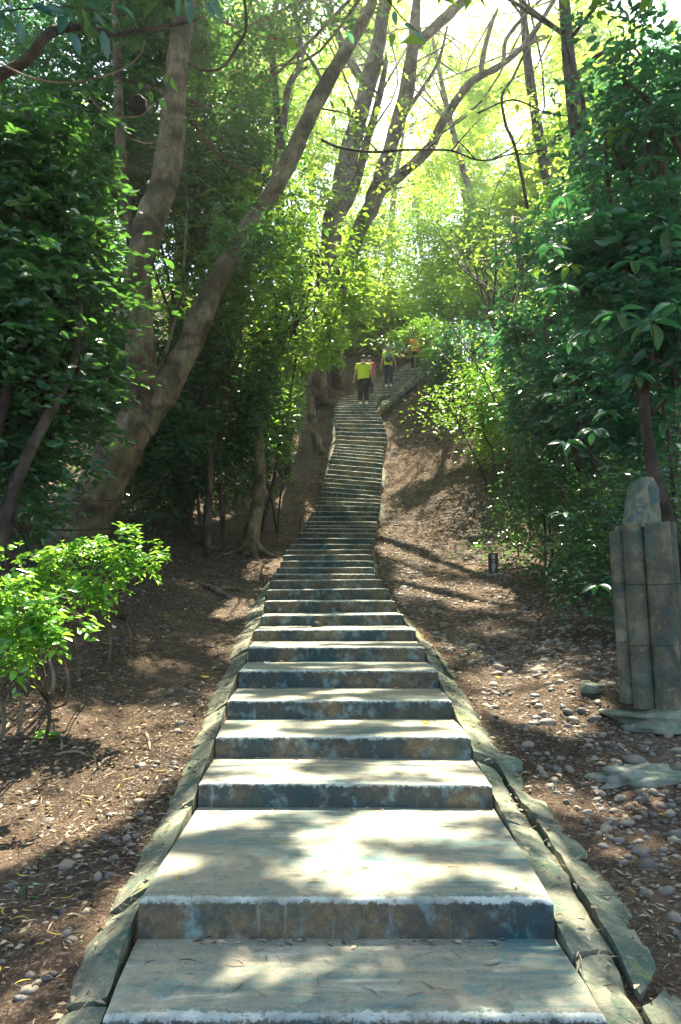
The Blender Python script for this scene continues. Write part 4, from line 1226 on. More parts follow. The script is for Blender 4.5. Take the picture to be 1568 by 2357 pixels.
shrub('wide bright green shrub with flat top under the forked tree', [hit(250, 1520), hit(300, 1500), hit(180, 1560), hit(120, 1600)],
      [blob(300, 1275, Yb, 100, 32), blob(180, 1275, Yb, 100, 38), blob(70, 1290, Yb, 80, 40), blob(230, 1335, Yb, 90, 32), blob(385, 1290, Yb, 42, 18), blob(120, 1370, Yb, 80, 40), blob(240, 1390, Yb, 28, 18), blob(300, 1225, Yb, 30, 10)],
      270, 280, M['leaf_bright'], Yb, .066, .036)
Yf = 5.2
shrub('bright yellow green shrub at the left edge in front of the wide one', [hit(40, 1690), hit(95, 1720), hit(150, 1620), hit(5, 1700)],
      [blob(40, 1380, Yf, 75, 45), blob(130, 1440, Yf, 60, 28), blob(40, 1450, Yf, 80, 45), blob(70, 1510, Yf, 50, 25)],
      200, 260, M['leaf_bright'], Yf, .068, .036)

# small seedlings and ferns
def tuft(label, P, n, L, mat, name='seedling', cat='seedling', up=.5):
    root = empty(name, P, label, cat, 'small plants on the ground')
    th = rng.uniform(0, 6.28, n)
    C = np.array(P)[None] + np.stack([np.cos(th) * .02, np.sin(th) * .02, rng.uniform(0.01, .07, n)], 1)
    Dv = np.stack([np.cos(th), np.sin(th), rng.uniform(-.1, up, n)], 1)
    one_leaf(root, (C, Dv, np.tile(UP, (n, 1)) + rng.normal(0, .2, (n, 3)), L * rng.uniform(.7, 1.1, n), L * .42 * np.ones(n), rng.random(n)), mat)
    Geo().tube([P - Vector((0, 0, .03)), P + Vector((0, 0, .03)), P + Vector((.005, 0, .07))], [.004, .004, .002], 5, 2, 0).build('stem', M['bark_dark'], root)
SE = [('seedling under the wide bright shrub', 375, 1430, 8, .07, 'leaf_bright'), ('fern like tuft below the front shrub', 105, 1705, 12, .09, 'leaf_bright'), ('seedling with glossy leaves on the dark soil at the lower left', 60, 2075, 5, .06, 'leaf_dark'),
      ('tiny seedling in the lower left soil', 88, 2008, 4, .03, 'leaf_bright'), ('bright fern at the shaded edge above the marker', 1180, 1240, 16, .20, 'leaf_bright'), ('seedling among the pebbles beside the apron', 1080, 1510, 8, .05, 'leaf_mid'),
      ('broad leaved plant in shade left of the pillar', 1350, 1370, 9, .18, 'leaf_teal'), ('broad leaved plant behind the pebbles right of the marker', 1290, 1215, 10, .2, 'leaf_teal'), ('small plant at the apron by the second step', 1149, 1715, 4, .03, 'leaf_bright'),
      ('small plant below the marker post', 1205, 1345, 7, .08, 'leaf_dark')]
for lab, u, v, n, L, mt in SE:
    tuft(lab, hit(u, v), n, L, M[mt])
# palmate sprays on the right tree
def palmate(label, u, v, Y, L, mat, n=7, group='umbrella shaped leaf whorls'):
    p = at(u, v, Y)
    root = empty('leaf_whorl', p, label, 'leaf cluster', group)
    th = np.linspace(0, 2 * np.pi, n, endpoint=False) + rng.random() * 2
    Dv = np.stack([np.cos(th), np.sin(th) * .8 - .1, -.25 + rng.normal(0, .15, n)], 1)
    C = np.array(p)[None] + Dv * .03
    one_leaf(root, (C, Dv, np.tile(UP + np.array([0, -.35, 0]), (n, 1)) + rng.normal(0, .1, (n, 3)), L * rng.uniform(.8, 1.1, n), L * .50 * np.ones(n), rng.random(n)), mat, shape='p')
    Geo().tube([p + Vector((0, .02, -.0)), p + Vector((.06, .12, -.10)), p + Vector((.12, .3, -.3))], [.004, .005, .007], 5, 3, 0).build('stalk', M['bark_dark'], root)
PW = [(1270, 440, 10, .20, 'leaf_bright', 'lime whorl of leaves high at the right of the sky gap'), (1310, 610, 8, .17, 'leaf_bright', 'bright whorl of leaves left of the teal whorls'), (1500, 740, 6.6, .26, 'leaf_teal', 'largest teal whorl at the right edge'), (1420, 720, 6.9, .24, 'leaf_teal', 'teal whorl beside the largest one'),
      (1560, 700, 6.7, .25, 'leaf_teal', 'teal whorl cut by the right edge'), (1350, 760, 7.6, .22, 'leaf_teal', 'darker teal whorl hanging left'), (1460, 600, 7.4, .22, 'leaf_teal', 'teal whorl above the largest one'), (1540, 520, 7.5, .22, 'leaf_teal', 'sunlit teal whorl at the right edge'),
      (1390, 520, 8.4, .22, 'leaf_teal', 'teal whorl in the upper right thicket'), (1500, 420, 8, .22, 'leaf_teal', 'teal whorl high at the right'), (1440, 300, 9, .22, 'leaf_teal', 'green whorl high above the right thicket'), (1550, 250, 8.4, .22, 'leaf_teal', 'uppermost teal whorl at the right edge'),
      (1300, 860, 9.5, .2, 'leaf_teal', 'shaded whorl low in the right thicket'), (1240, 620, 11, .2, 'leaf_mid', 'green whorl over the thicket edge'), (1460, 860, 7.5, .2, 'leaf_teal', 'shaded whorl under the brown bough'), (1550, 905, 7.5, .2, 'leaf_teal', 'shaded whorl at the right edge above the pillar'),
      (1420, 300, 9, .2, 'leaf_bright', 'bright whorl beside the forked dark branch'), (1295, 1180, 9.8, .2, 'leaf_teal', 'whorl low in shade left of the pillar top'), (1375, 1345, 8.2, .17, 'leaf_teal', 'low whorl beside the pillar shaft')]
for u, v, Y, L, mt, lab in PW:
    palmate(lab, u, v, Y, L, M[mt])
for _ in range(34):
    u = random.uniform(1230, 1560); v = random.uniform(180, 1060)
    if u < 1568 - (v - 150) * .55 + (250 if v > 500 else 0) - 120 and v < 450: continue
    palmate('dark teal whorl of drooping leaves inside the dense right thicket', u, v, random.uniform(7.6, 10.5), random.uniform(.17, .24), M['leaf_teal'], random.choice([6, 7, 8]), 'teal whorls in the right thicket')
# big near leaves at the top left and top centre
def twig_leaves(label, pl, leaves, mat, L):
    root, pts = branch(label, pl, 5, 2, M['bark_dark'], 'leafy_twig', 'twig', 'leafy twigs close to the viewer')
    n = len(leaves)
    P = np.array([at(u, v, Y) for (u, v, Y, a) in leaves])
    Dv = np.array([(math.sin(R(a)), rng.uniform(-.3, .3), -math.cos(R(a))) for (u, v, Y, a) in leaves])
    Nn = np.tile(np.array([0.1, -.75, .55]), (n, 1)) + rng.normal(0, .3, (n, 3))
    one_leaf(root, (P, Dv, Nn, L * rng.uniform(.8, 1.15, n), L * .42 * np.ones(n), rng.random(n)), mat, shape='n', droop=.1)
twig_leaves('twig with large teal leaves hanging in the top left corner', [(-20, 30, 4), (60, 20, 4), (130, 15, 4), (200, 20, 4), (260, 30, 4)],
            [(10, 20, 4, -5), (45, 50, 4, 10), (75, 10, 4, 60), (100, 20, 4, 80), (150, 35, 4, -5), (165, 75, 4, 20), (215, 25, 4, 40), (235, 70, 4, 10), (190, 5, 4, 75), (130, 5, 4, 50), (270, 15, 4, 60), (240, 35, 4, 60), (20, -10, 4, 20)], M['leaf_teal'], .135)
twig_leaves('twig with dark blue green leaves at the top left of centre', [(400, -20, 4.2), (440, 5, 4.2), (500, 10, 4.2)],
            [(430, -5, 4.2, 10), (450, 0, 4.2, 25), (470, 5, 4.2, 35), (440, 10, 4.2, 0), (485, -5, 4.2, 30), (420, -10, 4.2, -20)], M['leaf_teal'], .13)
twig_leaves('thin twig with pale leaves against the light at the top centre', [(880, -20, 4), (905, 15, 4), (930, 45, 4), (965, 75, 4)],
            [(907, 25, 4, 8), (930, 55, 4, 60), (955, 75, 4, 50), (800, 75, 4, 30)], M['leaf_teal'], .075)
twig_leaves('twig with heart shaped yellow leaves at the top centre', [(740, 250, 7), (790, 260, 7), (840, 280, 7)],
            [(784, 225, 7, 30), (800, 245, 7, 10), (820, 285, 7, -20), (842, 290, 7, 25), (770, 265, 7, -10), (850, 210, 7, 40), (760, 230, 7, 15), (890, 260, 7, 20), (935, 280, 7, 0), (960, 300, 7, 20), (910, 235, 7, 35), (830, 240, 7, 50), (870, 245, 7, -15)], M['leaf_lime'], .11)
twig_leaves('twig with round lime leaves in the gap at the right', [(1100, 260, 8), (1180, 230, 8), (1260, 260, 8), (1350, 270, 8)],
            [(1160, 200, 8, 40), (1190, 240, 8, 0), (1270, 225, 8, 20), (1330, 240, 8, 10), (1365, 270, 8, 30), (1290, 280, 8, 0), (1230, 285, 8, -10), (1205, 200, 8, 60), (1310, 230, 8, 60), (1250, 310, 8, 40)], M['leaf_lime'], .12)
twig_leaves('twig of small leaves hanging before the forked trunk', [(300, 180, 7), (330, 200, 7), (350, 225, 7)],
            [(325, 190, 7, 0), (345, 210, 7, 15), (365, 228, 7, 40), (382, 170, 7, 0), (395, 180, 7, 20)], M['leaf_bright'], .12)

# old roots on the left bank
rb = at(578, 1140, 15.5); rb.z = zg(rb.x, rb.y)
root = empty('old_rooted_trunk', rb, 'old trunk with spreading mossy roots on the left bank', 'tree')
g_ = Geo().tube([rb - Vector((0, 0, .1)), rb + Vector((.03, 0, .3)), rb + Vector((.10, 0, .8)), rb + Vector((.16, .1, 1.6)), rb + Vector((.05, .2, 3.0))], [.24, .17, .13, .12, .10], 12, 5, .25)
g_.build('trunk', M['bark'], root)
for (dx, dy) in ((-.9, -.3), (-.5, -.6), (.25, -.6), (.6, -.3)):
    e = Vector((rb.x + dx, rb.y + dy, 0)); e.z = zg(e.x, e.y) - .02
    m_ = Vector((rb.x + dx * .45, rb.y + dy * .45, 0)); m_.z = zg(m_.x, m_.y) + .07
    Geo().tube([rb + Vector((0, 0, .28)), m_, e], [.10, .07, .03], 8, 5, .3).build('root', M['bark'], root)
tb = at(735, 930, 24); tb.z = zg(tb.x, tb.y)
root = empty('stub_trunk', tb, 'leaning stub trunk on the left bank below the first walker', 'tree')
Geo().tube([tb - Vector((0, 0, .1)), tb + Vector((-.1, 0, .5)), tb + Vector((-.22, 0, 1.1)), tb + Vector((-.3, 0, 1.9))], [.2, .16, .14, .1], 10, 5, .2).build('trunk', M['bark'], root)
# surface roots / sticks on the dirt
for i, (lab, a, b2, w_) in enumerate([('exposed dark root crossing the left bank', (470, 1350), (530, 1380), 14), ('grey root near the foot of the left steps', (500, 1358), (560, 1362), 8), ('broken stick on the lower left soil', (125, 1740), (210, 1745), 8),
                                      ('short stub of wood under the front shrub', (135, 1700), (142, 1730), 10), ('pale bent stick below the front shrub', (50, 1730), (95, 1700), 7), ('stick lying among litter at the left', (230, 1762), (262, 1745), 9),
                                      ('short stick pointing at the left apron', (335, 1690), (345, 1730), 8), ('dry stick at the far left edge', (0, 1700), (20, 1672), 10)]):
    p, q2 = hit(*a), hit(*b2)
    r_ = w_ / 2 * p.y / F
    p.z += r_ * .5; q2.z += r_ * .5
    m_ = p.lerp(q2, .5) + Vector((0, .03, .01))
    m_.z = zg(m_.x, m_.y) + r_ * .8
    o = Geo().tube([p, m_, q2], [r_, r_ * .9, r_ * .6], 8, 5, .3).build('stick' if i > 1 else 'surface_root', M['bark'] if i < 4 else M['bark_pale'])
    tag(o, lab, 'stick' if i > 1 else 'root')

# ------------------------------------------------------------------ pebbles
def pebble_proto(seed, sub=2):
    bm = bmesh.new()
    bmesh.ops.create_icosphere(bm, subdivisions=sub, radius=1)
    r2 = random.Random(seed)
    ax, ay, az = 1, r2.uniform(.6, .95), r2.uniform(.4, .65)
    for v in bm.verts:
        d = v.co
        f = 1 + .42 * nz(d.x * 1.3 + seed, d.y * 1.3, d.z * 1.3)
        v.co = Vector((d.x * ax * f, d.y * ay * f, d.z * az * f))
    me = bpy.data.meshes.new('pebble'); bm.to_mesh(me); bm.free()
    me.polygons.foreach_set('use_smooth', [True] * len(me.polygons))
    me.attributes.new('var', 'FLOAT', 'POINT')
    me.materials.append(M['pebble'])
    return me
protos = [pebble_proto(i * 3.7) for i in range(8)]
NPB = 17000
py = rng.uniform(2.2, 21, NPB) ** 1.0
pd = rng.random(NPB) ** 1.1 * 2.7 + .08
apw = np.interp(py, WRY, WRV)
px = xr_(py) + apw + pd
# left, sparse
nl = 1500
ly2 = rng.uniform(2.2, 16, nl); apl = np.interp(ly2, WLY, WLV)
lx2 = xl_(ly2) - apl - .04 - rng.random(nl) ** 1.7 * 3
PX = np.concatenate([px, lx2]); PY = np.concatenate([py, ly2])
dens = np.concatenate([np.clip(.62 + .28 * nsum(px * 1.0, py * .8), .12, 1) * np.interp(py, [3, 8], [.45, 1]), np.ones(nl) * .9])
kp_ = rng.random(len(PX)) < dens
# bare soil corridor towards the lower right
PX, PY = PX[kp_], PY[kp_]
sz = rng.lognormal(-3.75, .42, len(PX))
sz = np.clip(sz, .012, .075)
isl = PX < 0
sz = np.where(isl, sz * .8, sz)
# keep off pillar
m = ((PX - PB.x) ** 2 + (PY - PB.y) ** 2) > .2
PX, PY, sz = PX[m], PY[m], sz[m]
PZ = zground(PX, PY) - sz * .12
app = sz / PY * ((np.abs(PX / PY) < .43) & (PY > 2.75))
order = np.argsort(-app)
big = order[:300]; rest = order[300:]
for n_, i in enumerate(big):
    o = bpy.data.objects.new('pebble', protos[n_ % 8])
    COL.objects.link(o)
    o.location = (PX[i], PY[i], PZ[i] + sz[i] * .15)
    o.scale = (sz[i],) * 3
    o.rotation_euler = (rng.normal(0, .2), rng.normal(0, .2), rng.uniform(0, 6.28))
    if PX[i] > 0: tag(o, 'smooth river pebble lying on the stony slope right of the steps', 'pebble', 'pebbles on the right slope')
    else: tag(o, 'smooth pebble lying on the brown soil left of the steps', 'pebble', 'pebbles on the left soil')
bm = bmesh.new(); bmesh.ops.create_icosphere(bm, subdivisions=1, radius=1)
iv = np.array([v.co[:] for v in bm.verts]); jf = np.array([[v.index for v in f.verts] for f in bm.faces]); bm.free()
n = len(rest)
a = rng.uniform(0, 6.28, n)
sx = sz[rest] * rng.uniform(.85, 1.25, n); sy = sz[rest] * rng.uniform(.6, .9, n); szz = sz[rest] * rng.uniform(.4, .65, n)
V = iv[None] * np.stack([sx, sy, szz], 1)[:, None]
V *= 1 + rng.normal(0, .07, (n, len(iv), 1))
V = np.stack([V[..., 0] * np.cos(a)[:, None] - V[..., 1] * np.sin(a)[:, None], V[..., 0] * np.sin(a)[:, None] + V[..., 1] * np.cos(a)[:, None], V[..., 2]], -1)
V += np.stack([PX[rest], PY[rest], PZ[rest]], 1)[:, None]
me = np_mesh('small_pebbles', V.reshape(-1, 3), (jf[None] + (np.arange(n) * len(iv))[:, None, None]).reshape(-1), 3, True, {'var': np.repeat(rng.random(n), len(iv))})
o = link('small_pebbles', me, M['pebble'])
tag(o, 'countless small pebbles scattered over the soil on both sides', 'pebbles', kind='stuff')

# ------------------------------------------------------------------ litter of straw and dead leaves
nL = 95000
ly3 = 2.2 + rng.random(nL) ** 1.25 * 30
side = rng.random(nL) < .5
lx3 = np.where(side, xl_(ly3) - np.interp(ly3, WLY, WLV) - rng.random(nL) ** 1.2 * 4.2, xr_(ly3) + np.interp(ly3, WRY, WRV) * .9 + rng.random(nL) ** 1.2 * 4.2)
kk = rng.random(nL) < np.clip(.6 + .4 * nsum(lx3 * 1.4, ly3 * 1.2 + 3), .1, 1)
lx3, ly3 = lx3[kk], ly3[kk]
lz3 = zground(lx3, ly3) + rng.uniform(.004, .022, len(lx3))
nap = 1700
ya = rng.uniform(2.6, 11, nap); sa = rng.random(nap) < .5; fa = 1 - rng.random(nap) ** 1.8 * .98
wa = np.where(sa, np.interp(ya, WLY, WLV), np.interp(ya, WRY, WRV))
ea = np.where(sa, xl_(ya) - .015, xr_(ya) + .012); da = np.where(sa, -1, 1)
zi_ = zs(ya) - .005; zo_ = zground(ea + da * (wa + .15), ya) - .035
cx3, cy3, cz3 = [], [], []
for k in range(1, 16):
    m3 = int(90 / (1 + .12 * k))
    x3 = rng.uniform(EL[k - 1].x + .05, ER[k - 1].x - .05, m3)
    x3 = x3[(nsum(x3 * 3 + k, x3 * 2 + k * 3.3) > -.3) & (x3 > EL[k].x) & (x3 < ER[k].x)]
    cx3.append(x3); cy3.append(D[k] - .025 - np.abs(rng.normal(0, .022, len(x3)))); cz3.append(np.full(len(x3), ZT[k - 1] + .012))
lx3 = np.concatenate([lx3] + cx3); ly3 = np.concatenate([ly3] + cy3); lz3 = np.concatenate([lz3] + cz3)
lx3 = np.concatenate([lx3, ea + da * fa * wa]); ly3 = np.concatenate([ly3, ya]); lz3 = np.concatenate([lz3, zi_ + (zo_ - zi_) * fa ** 1.2 + .022])
n = len(lx3)
th = rng.uniform(0, 6.28, n)
Dv = np.stack([np.cos(th), np.sin(th), rng.normal(0, .15, n)], 1)
Nn = UP[None] + rng.normal(0, .35, (n, 3))
isleaf = rng.random(n) < .3
Ls = np.where(isleaf, rng.uniform(.03, .07, n), rng.uniform(.03, .11, n)) * np.interp(ly3, [3, 12, 26], [.85, 1.0, 1.5]); Wd = np.where(isleaf, Ls * .45, rng.uniform(.002, .007, n) + .0004 * ly3)
me = leaf_mesh('leaf_litter', np.stack([lx3, ly3, lz3], 1), Dv, Nn, Ls, Wd, rng.random(n), hexa=False, fold=.15, droop=.1)
tag(link('leaf_litter', me, M['leaf_dead']), 'dry straw and dead leaf litter covering the soil', 'leaf litter', kind='stuff')
# ground cover greenery on banks (far)
nG = 9000
gy2 = rng.uniform(9, 36, nG); sg = rng.random(nG) < .5
gx2 = np.where(sg, xl_(gy2) - 1.9 - rng.random(nG) * 6, xr_(gy2) + 2.6 + rng.random(nG) * 6)
gz2 = zground(gx2, gy2) + rng.uniform(.02, .25, nG)
th = rng.uniform(0, 6.28, nG)
me = leaf_mesh('ground_cover_leaves', np.stack([gx2, gy2, gz2], 1), np.stack([np.cos(th), np.sin(th), rng.normal(.1, .3, nG)], 1), UP[None] + rng.normal(0, .4, (nG, 3)), rng.uniform(.07, .16, nG), rng.uniform(.04, .08, nG), rng.random(nG))
tag(link('ground_cover_leaves', me, M['leaf_dark']), 'low green leaves covering the shaded banks', 'ground cover', kind='stuff')

# small curled bits lying on the steps, each its own object
def surf(u, v):
    """point on the staircase treads seen at u, v"""
    for k in range(NS - 1):
        z = ZT[k]
        b = (1178.5 - v) / F
        dz = math.sin(PITCH) + b * math.cos(PITCH); dy = math.cos(PITCH) - b * math.sin(PITCH)
        if dz >= 0: continue
        t = (z - H) / dz; Y = dy * t
        if D[k] + .02 <= Y <= D[k + 1] - .01: return Vector(((u - 784) / F * t, Y, z + .004))
    return None
strip = []
for s in range(4):
    V, Fc = [], []
    for j in range(6):
        t = j / 5
        w_ = .035 * math.sin(math.pi * (.12 + .8 * t))
        x = t - .5; y = (.10 + .1 * s) * (x * x) * (1 if s % 2 else -1) * 2
        z = .02 + .10 * t * (1 - t) * s * .4
        V += [(x, y - w_, z), (x, y + w_, z + .01), (x, y, z + .025)]
    for j in range(5):
        b = j * 3
        Fc += [(b, b + 3, b + 5, b + 2), (b + 2, b + 5, b + 4, b + 1)]
    strip.append(py_mesh('dry_leaf', V, Fc, True))
kinds = [('dry brown curled leaf lying on the concrete steps', 'leaf_dead', 'dry_leaf', 'dry curled leaves on the steps'), ('thin yellow leaf lying on the concrete steps', 'leaf_yellow', 'yellow_leaf', 'yellow leaves on the steps'), ('dark bent twig lying on the concrete steps', 'bark_dark', 'bent_twig', 'dark twigs on the steps')]
km = {}
for ki, (lab, mt, nm, grp) in enumerate(kinds):
    for s in range(4):
        c = strip[s].copy(); c.materials.clear(); c.materials.append(M[mt]); c.name = nm
        a_ = c.attributes.new('var', 'FLOAT', 'POINT'); a_.data.foreach_set('value', [.2 + .2 * s] * len(c.vertices))
        km[ki, s] = c
cnt = 0
for _ in range(900):
    v = random.choice([random.uniform(1880, 2045), random.uniform(2175, 2350), random.uniform(1752, 1795), random.uniform(1660, 1690), random.uniform(1870, 1910), random.uniform(2170, 2220)])
    u = random.uniform(240, 1400)
    p = surf(u, v)
    if p is None or p.x < float(xl_(p.y)) + .04 or p.x > float(xr_(p.y)) - .04: continue
    ki = random.choices([0, 1, 2], [.6, .13, .27])[0]
    o = bpy.data.objects.new(kinds[ki][2], km[ki, random.randrange(4)])
    COL.objects.link(o)
    o.location = p
    L = random.uniform(.03, .085)
    o.scale = (L, L, L * .8)
    o.rotation_euler = (0, 0, random.gauss(0, .7) + (math.pi if random.random() < .5 else 0))
    tag(o, kinds[ki][0], 'twig' if ki == 2 else 'leaf', kinds[ki][3])
    cnt += 1
    if cnt > 190: break
cnt = 0
for _ in range(400):
    u = random.choice([random.uniform(0, 330), random.uniform(1230, 1568), random.uniform(0, 400)]); v = random.uniform(1500, 2340)
    p = hit(u, v)
    if float(xl_(p.y)) - .3 < p.x < float(xr_(p.y)) + .45: continue
    o = bpy.data.objects.new('yellow_leaf', km[1, random.randrange(4)]); COL.objects.link(o)
    o.location = p + Vector((0, 0, .012)); L = random.uniform(.04, .085)
    o.scale = (L, L * 1.3, L); o.rotation_euler = (random.gauss(0, .2), random.gauss(0, .2), random.uniform(0, 6.28))
    if p.x < 0: tag(o, 'slim yellow fallen leaf on the soil left of the steps', 'leaf', 'yellow leaves on the left soil')
    else: tag(o, 'slim yellow fallen leaf among the pebbles right of the steps', 'leaf', 'yellow leaves on the right slope')
    cnt += 1
    if cnt > 46: break
# distinct fallen leaves
def flat_leaf(label, p, L, mat, name='fallen_leaf', rz=0.0, tilt=.3):
    n = 10
    V = [(0, 0, .0)]; Fc = []
    for i in range(n):
        a_ = 2 * math.pi * i / n
        V.append((math.cos(a_) * .5 * (1 + .15 * math.cos(2 * a_)), math.sin(a_) * .36, .06 * math.cos(a_ * 2)))
    for i in range(n): Fc.append((0, 1 + i, 1 + (i + 1) % n))
    me = py_mesh(name, V, Fc, True)
    a_ = me.attributes.new('var', 'FLOAT', 'POINT'); a_.data.foreach_set('value', [.6] * len(V))
    o = link(name, me, mat)
    o.location = p + Vector((0, 0, L * .25)); o.scale = (L, L, L); o.rotation_euler = (tilt, .1, rz)
    tag(o, label, 'leaf')
flat_leaf('broad yellow leaf on the soil beside the left apron', hit(472, 1562), .075, M['leaf_yellow'], 'yellow_leaf')
flat_leaf('round yellow leaf on the bare left bank under the shrub tip', hit(376, 1360), .075, M['leaf_yellow'], 'yellow_leaf', 1)
flat_leaf('yellow leaf leaning on the riser at the right of the fourth step', (surf(980, 1655) or surf(980, 1668) or surf(980, 1640) or Vector((.6, 6.1, ZT[3]))), .05, M['leaf_yellow'], 'yellow_leaf', .4, .8)
flat_leaf('white scrap lying at the left of a middle step', surf(615, 1529) or Vector((-.5, 7.8, .9)), .06, M['white'], 'pale_scrap')
flat_leaf('pale scrap on the soil under the bright shrub', hit(262, 1447), .075, M['white'], 'pale_scrap', 1.2, .9)
flat_leaf('second pale scrap under the bright shrub', hit(210, 1440), .06, M['white'], 'pale_scrap', .2, .7)
flat_leaf('small orange leaf among the pebbles right of the steps', hit(1146, 1562), .05, M['leaf_yellow'], 'orange_leaf', .5, .6)
flat_leaf('grey white scrap beside the apron crack', hit(1205, 1868), .05, M['white'], 'pale_scrap', 2.5, .2)

# ------------------------------------------------------------------ walkers
def skinned(name, pts, edges, mat, parent, levels=1):
    me = bpy.data.meshes.new(name)
    me.from_pydata([p[:3] for p in pts], edges, [])
    o = bpy.data.objects.new(name, me); COL.objects.link(o)
    md = o.modifiers.new('skin', 'SKIN')
    for i, v in enumerate(me.skin_vertices[0].data):
        r_ = pts[i][3]
        v.radius = (r_, pts[i][4] if len(pts[i]) > 4 else r_)
        v.use_root = (i == 0)
    sb = o.modifiers.new('sub', 'SUBSURF'); sb.levels = levels; sb.render_levels = levels
    bpy.context.view_layer.update()
    dg = bpy.context.evaluated_depsgraph_get()
    m2 = bpy.data.meshes.new_from_object(o.evaluated_get(dg))
    bpy.data.objects.remove(o)
    m2.polygons.foreach_set('use_smooth', [True] * len(m2.polygons))
    m2.materials.clear(); m2.materials.append(mat)
    return link(name, m2, None, parent, False)
def ellipsoid(name, c, r, mat, parent, cut=None, n=3):
    bm = bmesh.new(); bmesh.ops.create_icosphere(bm, subdivisions=n, radius=1)
    for v in bm.verts:
        v.co = Vector((v.co.x * r[0] + c[0], v.co.y * r[1] + c[1], v.co.z * r[2] + c[2]))
    if cut is not None:
        bmesh.ops.delete(bm, geom=[v for v in bm.verts if v.co.z < cut], context='VERTS')
    me = bpy.data.meshes.new(name); bm.to_mesh(me); bm.free()
    me.polygons.foreach_set('use_smooth', [True] * len(me.polygons))
    return link(name, me, mat, parent, False)
def person(label, loc, hgt, shirt, pants, shoe, hair, wide=1.0, step_up=.17, rz=0.0, group='walkers on the steps', baggy=1.0, armout=.0):
    root = empty('person', loc, label, 'person', group, rz)
    s = hgt / 1.75
    root.scale = (s, s, s)
    w = wide
    up = step_up / s
    # left leg planted, right foot lifting behind / forward
    LF = (-.10 * w, -.02, 0.03); RF = (.10 * w, .14, .03 + up * .35)
    pts = [(0, 0, .96, .15 * w, .11), (0, .01, 1.12, .135 * w, .10), (0, .03, 1.30, .165 * w, .11), (0, .03, 1.43, .10, .08), (0, .03, 1.50, .058), (0, .05, 1.58, .078, .09), (0, .05, 1.68, .075, .088)]
    ed = [(0, 1), (1, 2), (2, 3), (3, 4), (4, 5), (5, 6)]
    def add(p, j):
        pts.append(p); ed.append((j, len(pts) - 1)); return len(pts) - 1
    for sg in (-1, 1):
        a = add((sg * .17 * w, .03, 1.41, .062), 3)
        a = add((sg * (.225 * w + armout * .3), .02, 1.15, .045), a)
        a = add((sg * (.245 * w + armout), .07, .93, .030), a)
        a = add((sg * (.25 * w + armout), .09, .86, .034, .018), a)
        for f in range(4):
            b_ = add((sg * (.25 * w + armout) , .07 + .017 * f, .80 - .004 * (f in (1, 2)), .0085), a)
            add((sg * (.243 * w + armout), .075 + .017 * f, .762, .0075), b_)
        b_ = add((sg * (.245 * w + armout), .125, .84, .010), a)
        add((sg * (.24 * w + armout), .135, .81, .008), b_)
        Ft = LF if sg < 0 else RF
        h_ = add((sg * .09 * w, 0, .88, .09), 0)
        kx = (h_, )
        k_ = add(((sg * .09 * w + Ft[0]) / 2, Ft[1] * .6 + .05 + (.05 if sg > 0 else 0), .48 + (Ft[2] * .5), .062), h_)
        an = add((Ft[0], Ft[1] - .03, Ft[2] + .06, .038), k_)
        add((Ft[0], Ft[1] + .12, Ft[2] + .01, .035, .03), an)
    skinned('body', pts, ed, M['skin'], root)
    # shirt
    sp = [(0, 0, .86, .215 * w, .17), (0, 0, .97, .205 * w, .165), (0, .01, 1.12, .195 * w, .155), (0, .03, 1.30, .225 * w, .16), (0, .03, 1.42, .15 * w, .12), (0, .03, 1.48, .08)]
    se = [(0, 1), (1, 2), (2, 3), (3, 4), (4, 5)]
    for sg in (-1, 1):
        sp.append((sg * .185 * w, .03, 1.39, .09)); se.append((4, len(sp) - 1))
        sp.append((sg * (.215 * w + armout * .2), .02, 1.22, .075)); se.append((len(sp) - 2, len(sp) - 1))
    skinned('shirt', sp, se, M[shirt], root, 2)
    tp = [(0, 0, 1.0, .175 * w * baggy, .145), (0, 0, .88, .175 * w * baggy, .155)]
    te = [(0, 1)]
    for sg in (-1, 1):
        Ft = LF if sg < 0 else RF
        tp.append((sg * .09 * w, 0, .80, .12 * baggy)); te.append((1, len(tp) - 1)); j = len(tp) - 1
        tp.append(((sg * .09 * w + Ft[0]) / 2, Ft[1] * .6 + .05 + (.05 if sg > 0 else 0), .48 + Ft[2] * .5, .08 * baggy)); te.append((j, j + 1))
        tp.append((Ft[0], Ft[1] - .03, Ft[2] + .09, .06 * baggy)); te.append((j + 1, j + 2))
    skinned('trousers', tp, te, M[pants], root, 2)
    for Ft in (LF, RF):
        ellipsoid('shoe', (Ft[0], Ft[1] + .04, Ft[2] + .025), (.052, .14, .06), M[shoe], root)
    for sg in (-1, 1):
        ellipsoid('ear', (sg * .078, .05, 1.61), (.012, .02, .03), M['skin'], root, n=2)
        ellipsoid('eye', (sg * .03, .132, 1.63), (.012, .008, .009), M['white'], root, n=2)
    ellipsoid('nose', (0, .145, 1.60), (.014, .02, .022), M['skin'], root, n=2)
    ellipsoid('mouth', (0, .132, 1.555), (.024, .008, .008), M['pink'], root, n=2)
    ellipsoid('hair', (0, .038, 1.655), (.088, .098, .10), M[hair], root, cut=1.60)
    return root
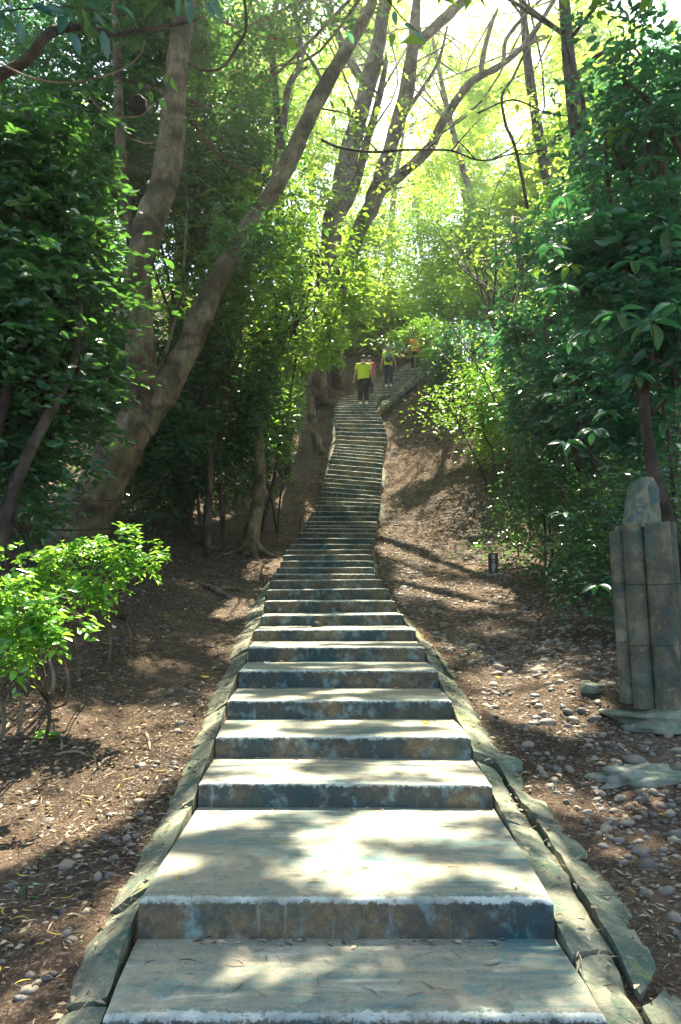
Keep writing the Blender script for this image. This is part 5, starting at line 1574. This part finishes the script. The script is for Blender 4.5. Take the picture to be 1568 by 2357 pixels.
def stand(us, vs_, Y, k=None):
    p = atS(us, vs_, Y)
    i = max(j for j in range(NS) if D[j] <= Y - .05)
    p.z = ZT[i]
    return p
mp_ = stand(1036, 1155, 28.3)
man = person('man seen from behind in a lime polo with patterned yoke and black trousers', mp_, 1.94, 'lime', 'black', 'shoe', 'hair', wide=1.08, baggy=1.25, armout=.05)
yk = [(0, .025, 1.36, .25, .185), (0, .03, 1.46, .18, .14)]
skinned('shirt_yoke', yk, [(0, 1)], M['pattern'], man, 2)
wm = stand(1107, 1098, 30.7)
wo = person('woman in a lime shirt with pale cap, ponytail and navy drawstring backpack', wm, 1.82, 'lime', 'darkblue', 'shoe', 'blond', wide=.9, rz=-.15, armout=.07)
ellipsoid('cap', (0, .045, 1.69), (.096, .108, .085), M['cap'], wo, cut=1.66)
Geo().tube([(0, .12, 1.67), (.05, .18, 1.66), (.09, .22, 1.645)], [.05, .05, .03], 10, 3, 0, sx=.25).build('cap_brim', M['cap'], wo, True, False)
Geo().tube([(0, -.05, 1.66), (.0, -.11, 1.58), (.01, -.13, 1.45), (.0, -.12, 1.36)], [.035, .045, .045, .015], 9, 4, .1).build('ponytail', M['blond'], wo, True, False)
ellipsoid('backpack', (.02, -.16, 1.17), (.15, .075, .19), M['pattern'], wo)
bag = ellipsoid('backpack_lower', (.02, -.165, 1.10), (.155, .08, .13), M['navy'], wo)
for sg in (-1, 1):
    Geo().tube([(sg * .06 + .01, -.12, 1.33), (sg * .10, -.09, 1.42), (sg * .10, .03, 1.475), (sg * .11, .14, 1.38)], [.009] * 4, 6, 4, 0).build('backpack_strap', M['navy'], wo, True, False)
pk = stand(1053, 1120, 29.6)
person('person in a pink shirt mostly hidden in front of the man in the lime polo', pk, 1.70, 'pink', 'darkblue', 'shoe', 'hair', wide=.9)
orr = stand(1183, 1058, 33.0)
person('person in an orange shirt half hidden by leaves at the top of the steps', orr, 1.74, 'orange', 'black', 'shoe', 'hair', wide=1.0, rz=-.3)
print('objects', len(bpy.data.objects))
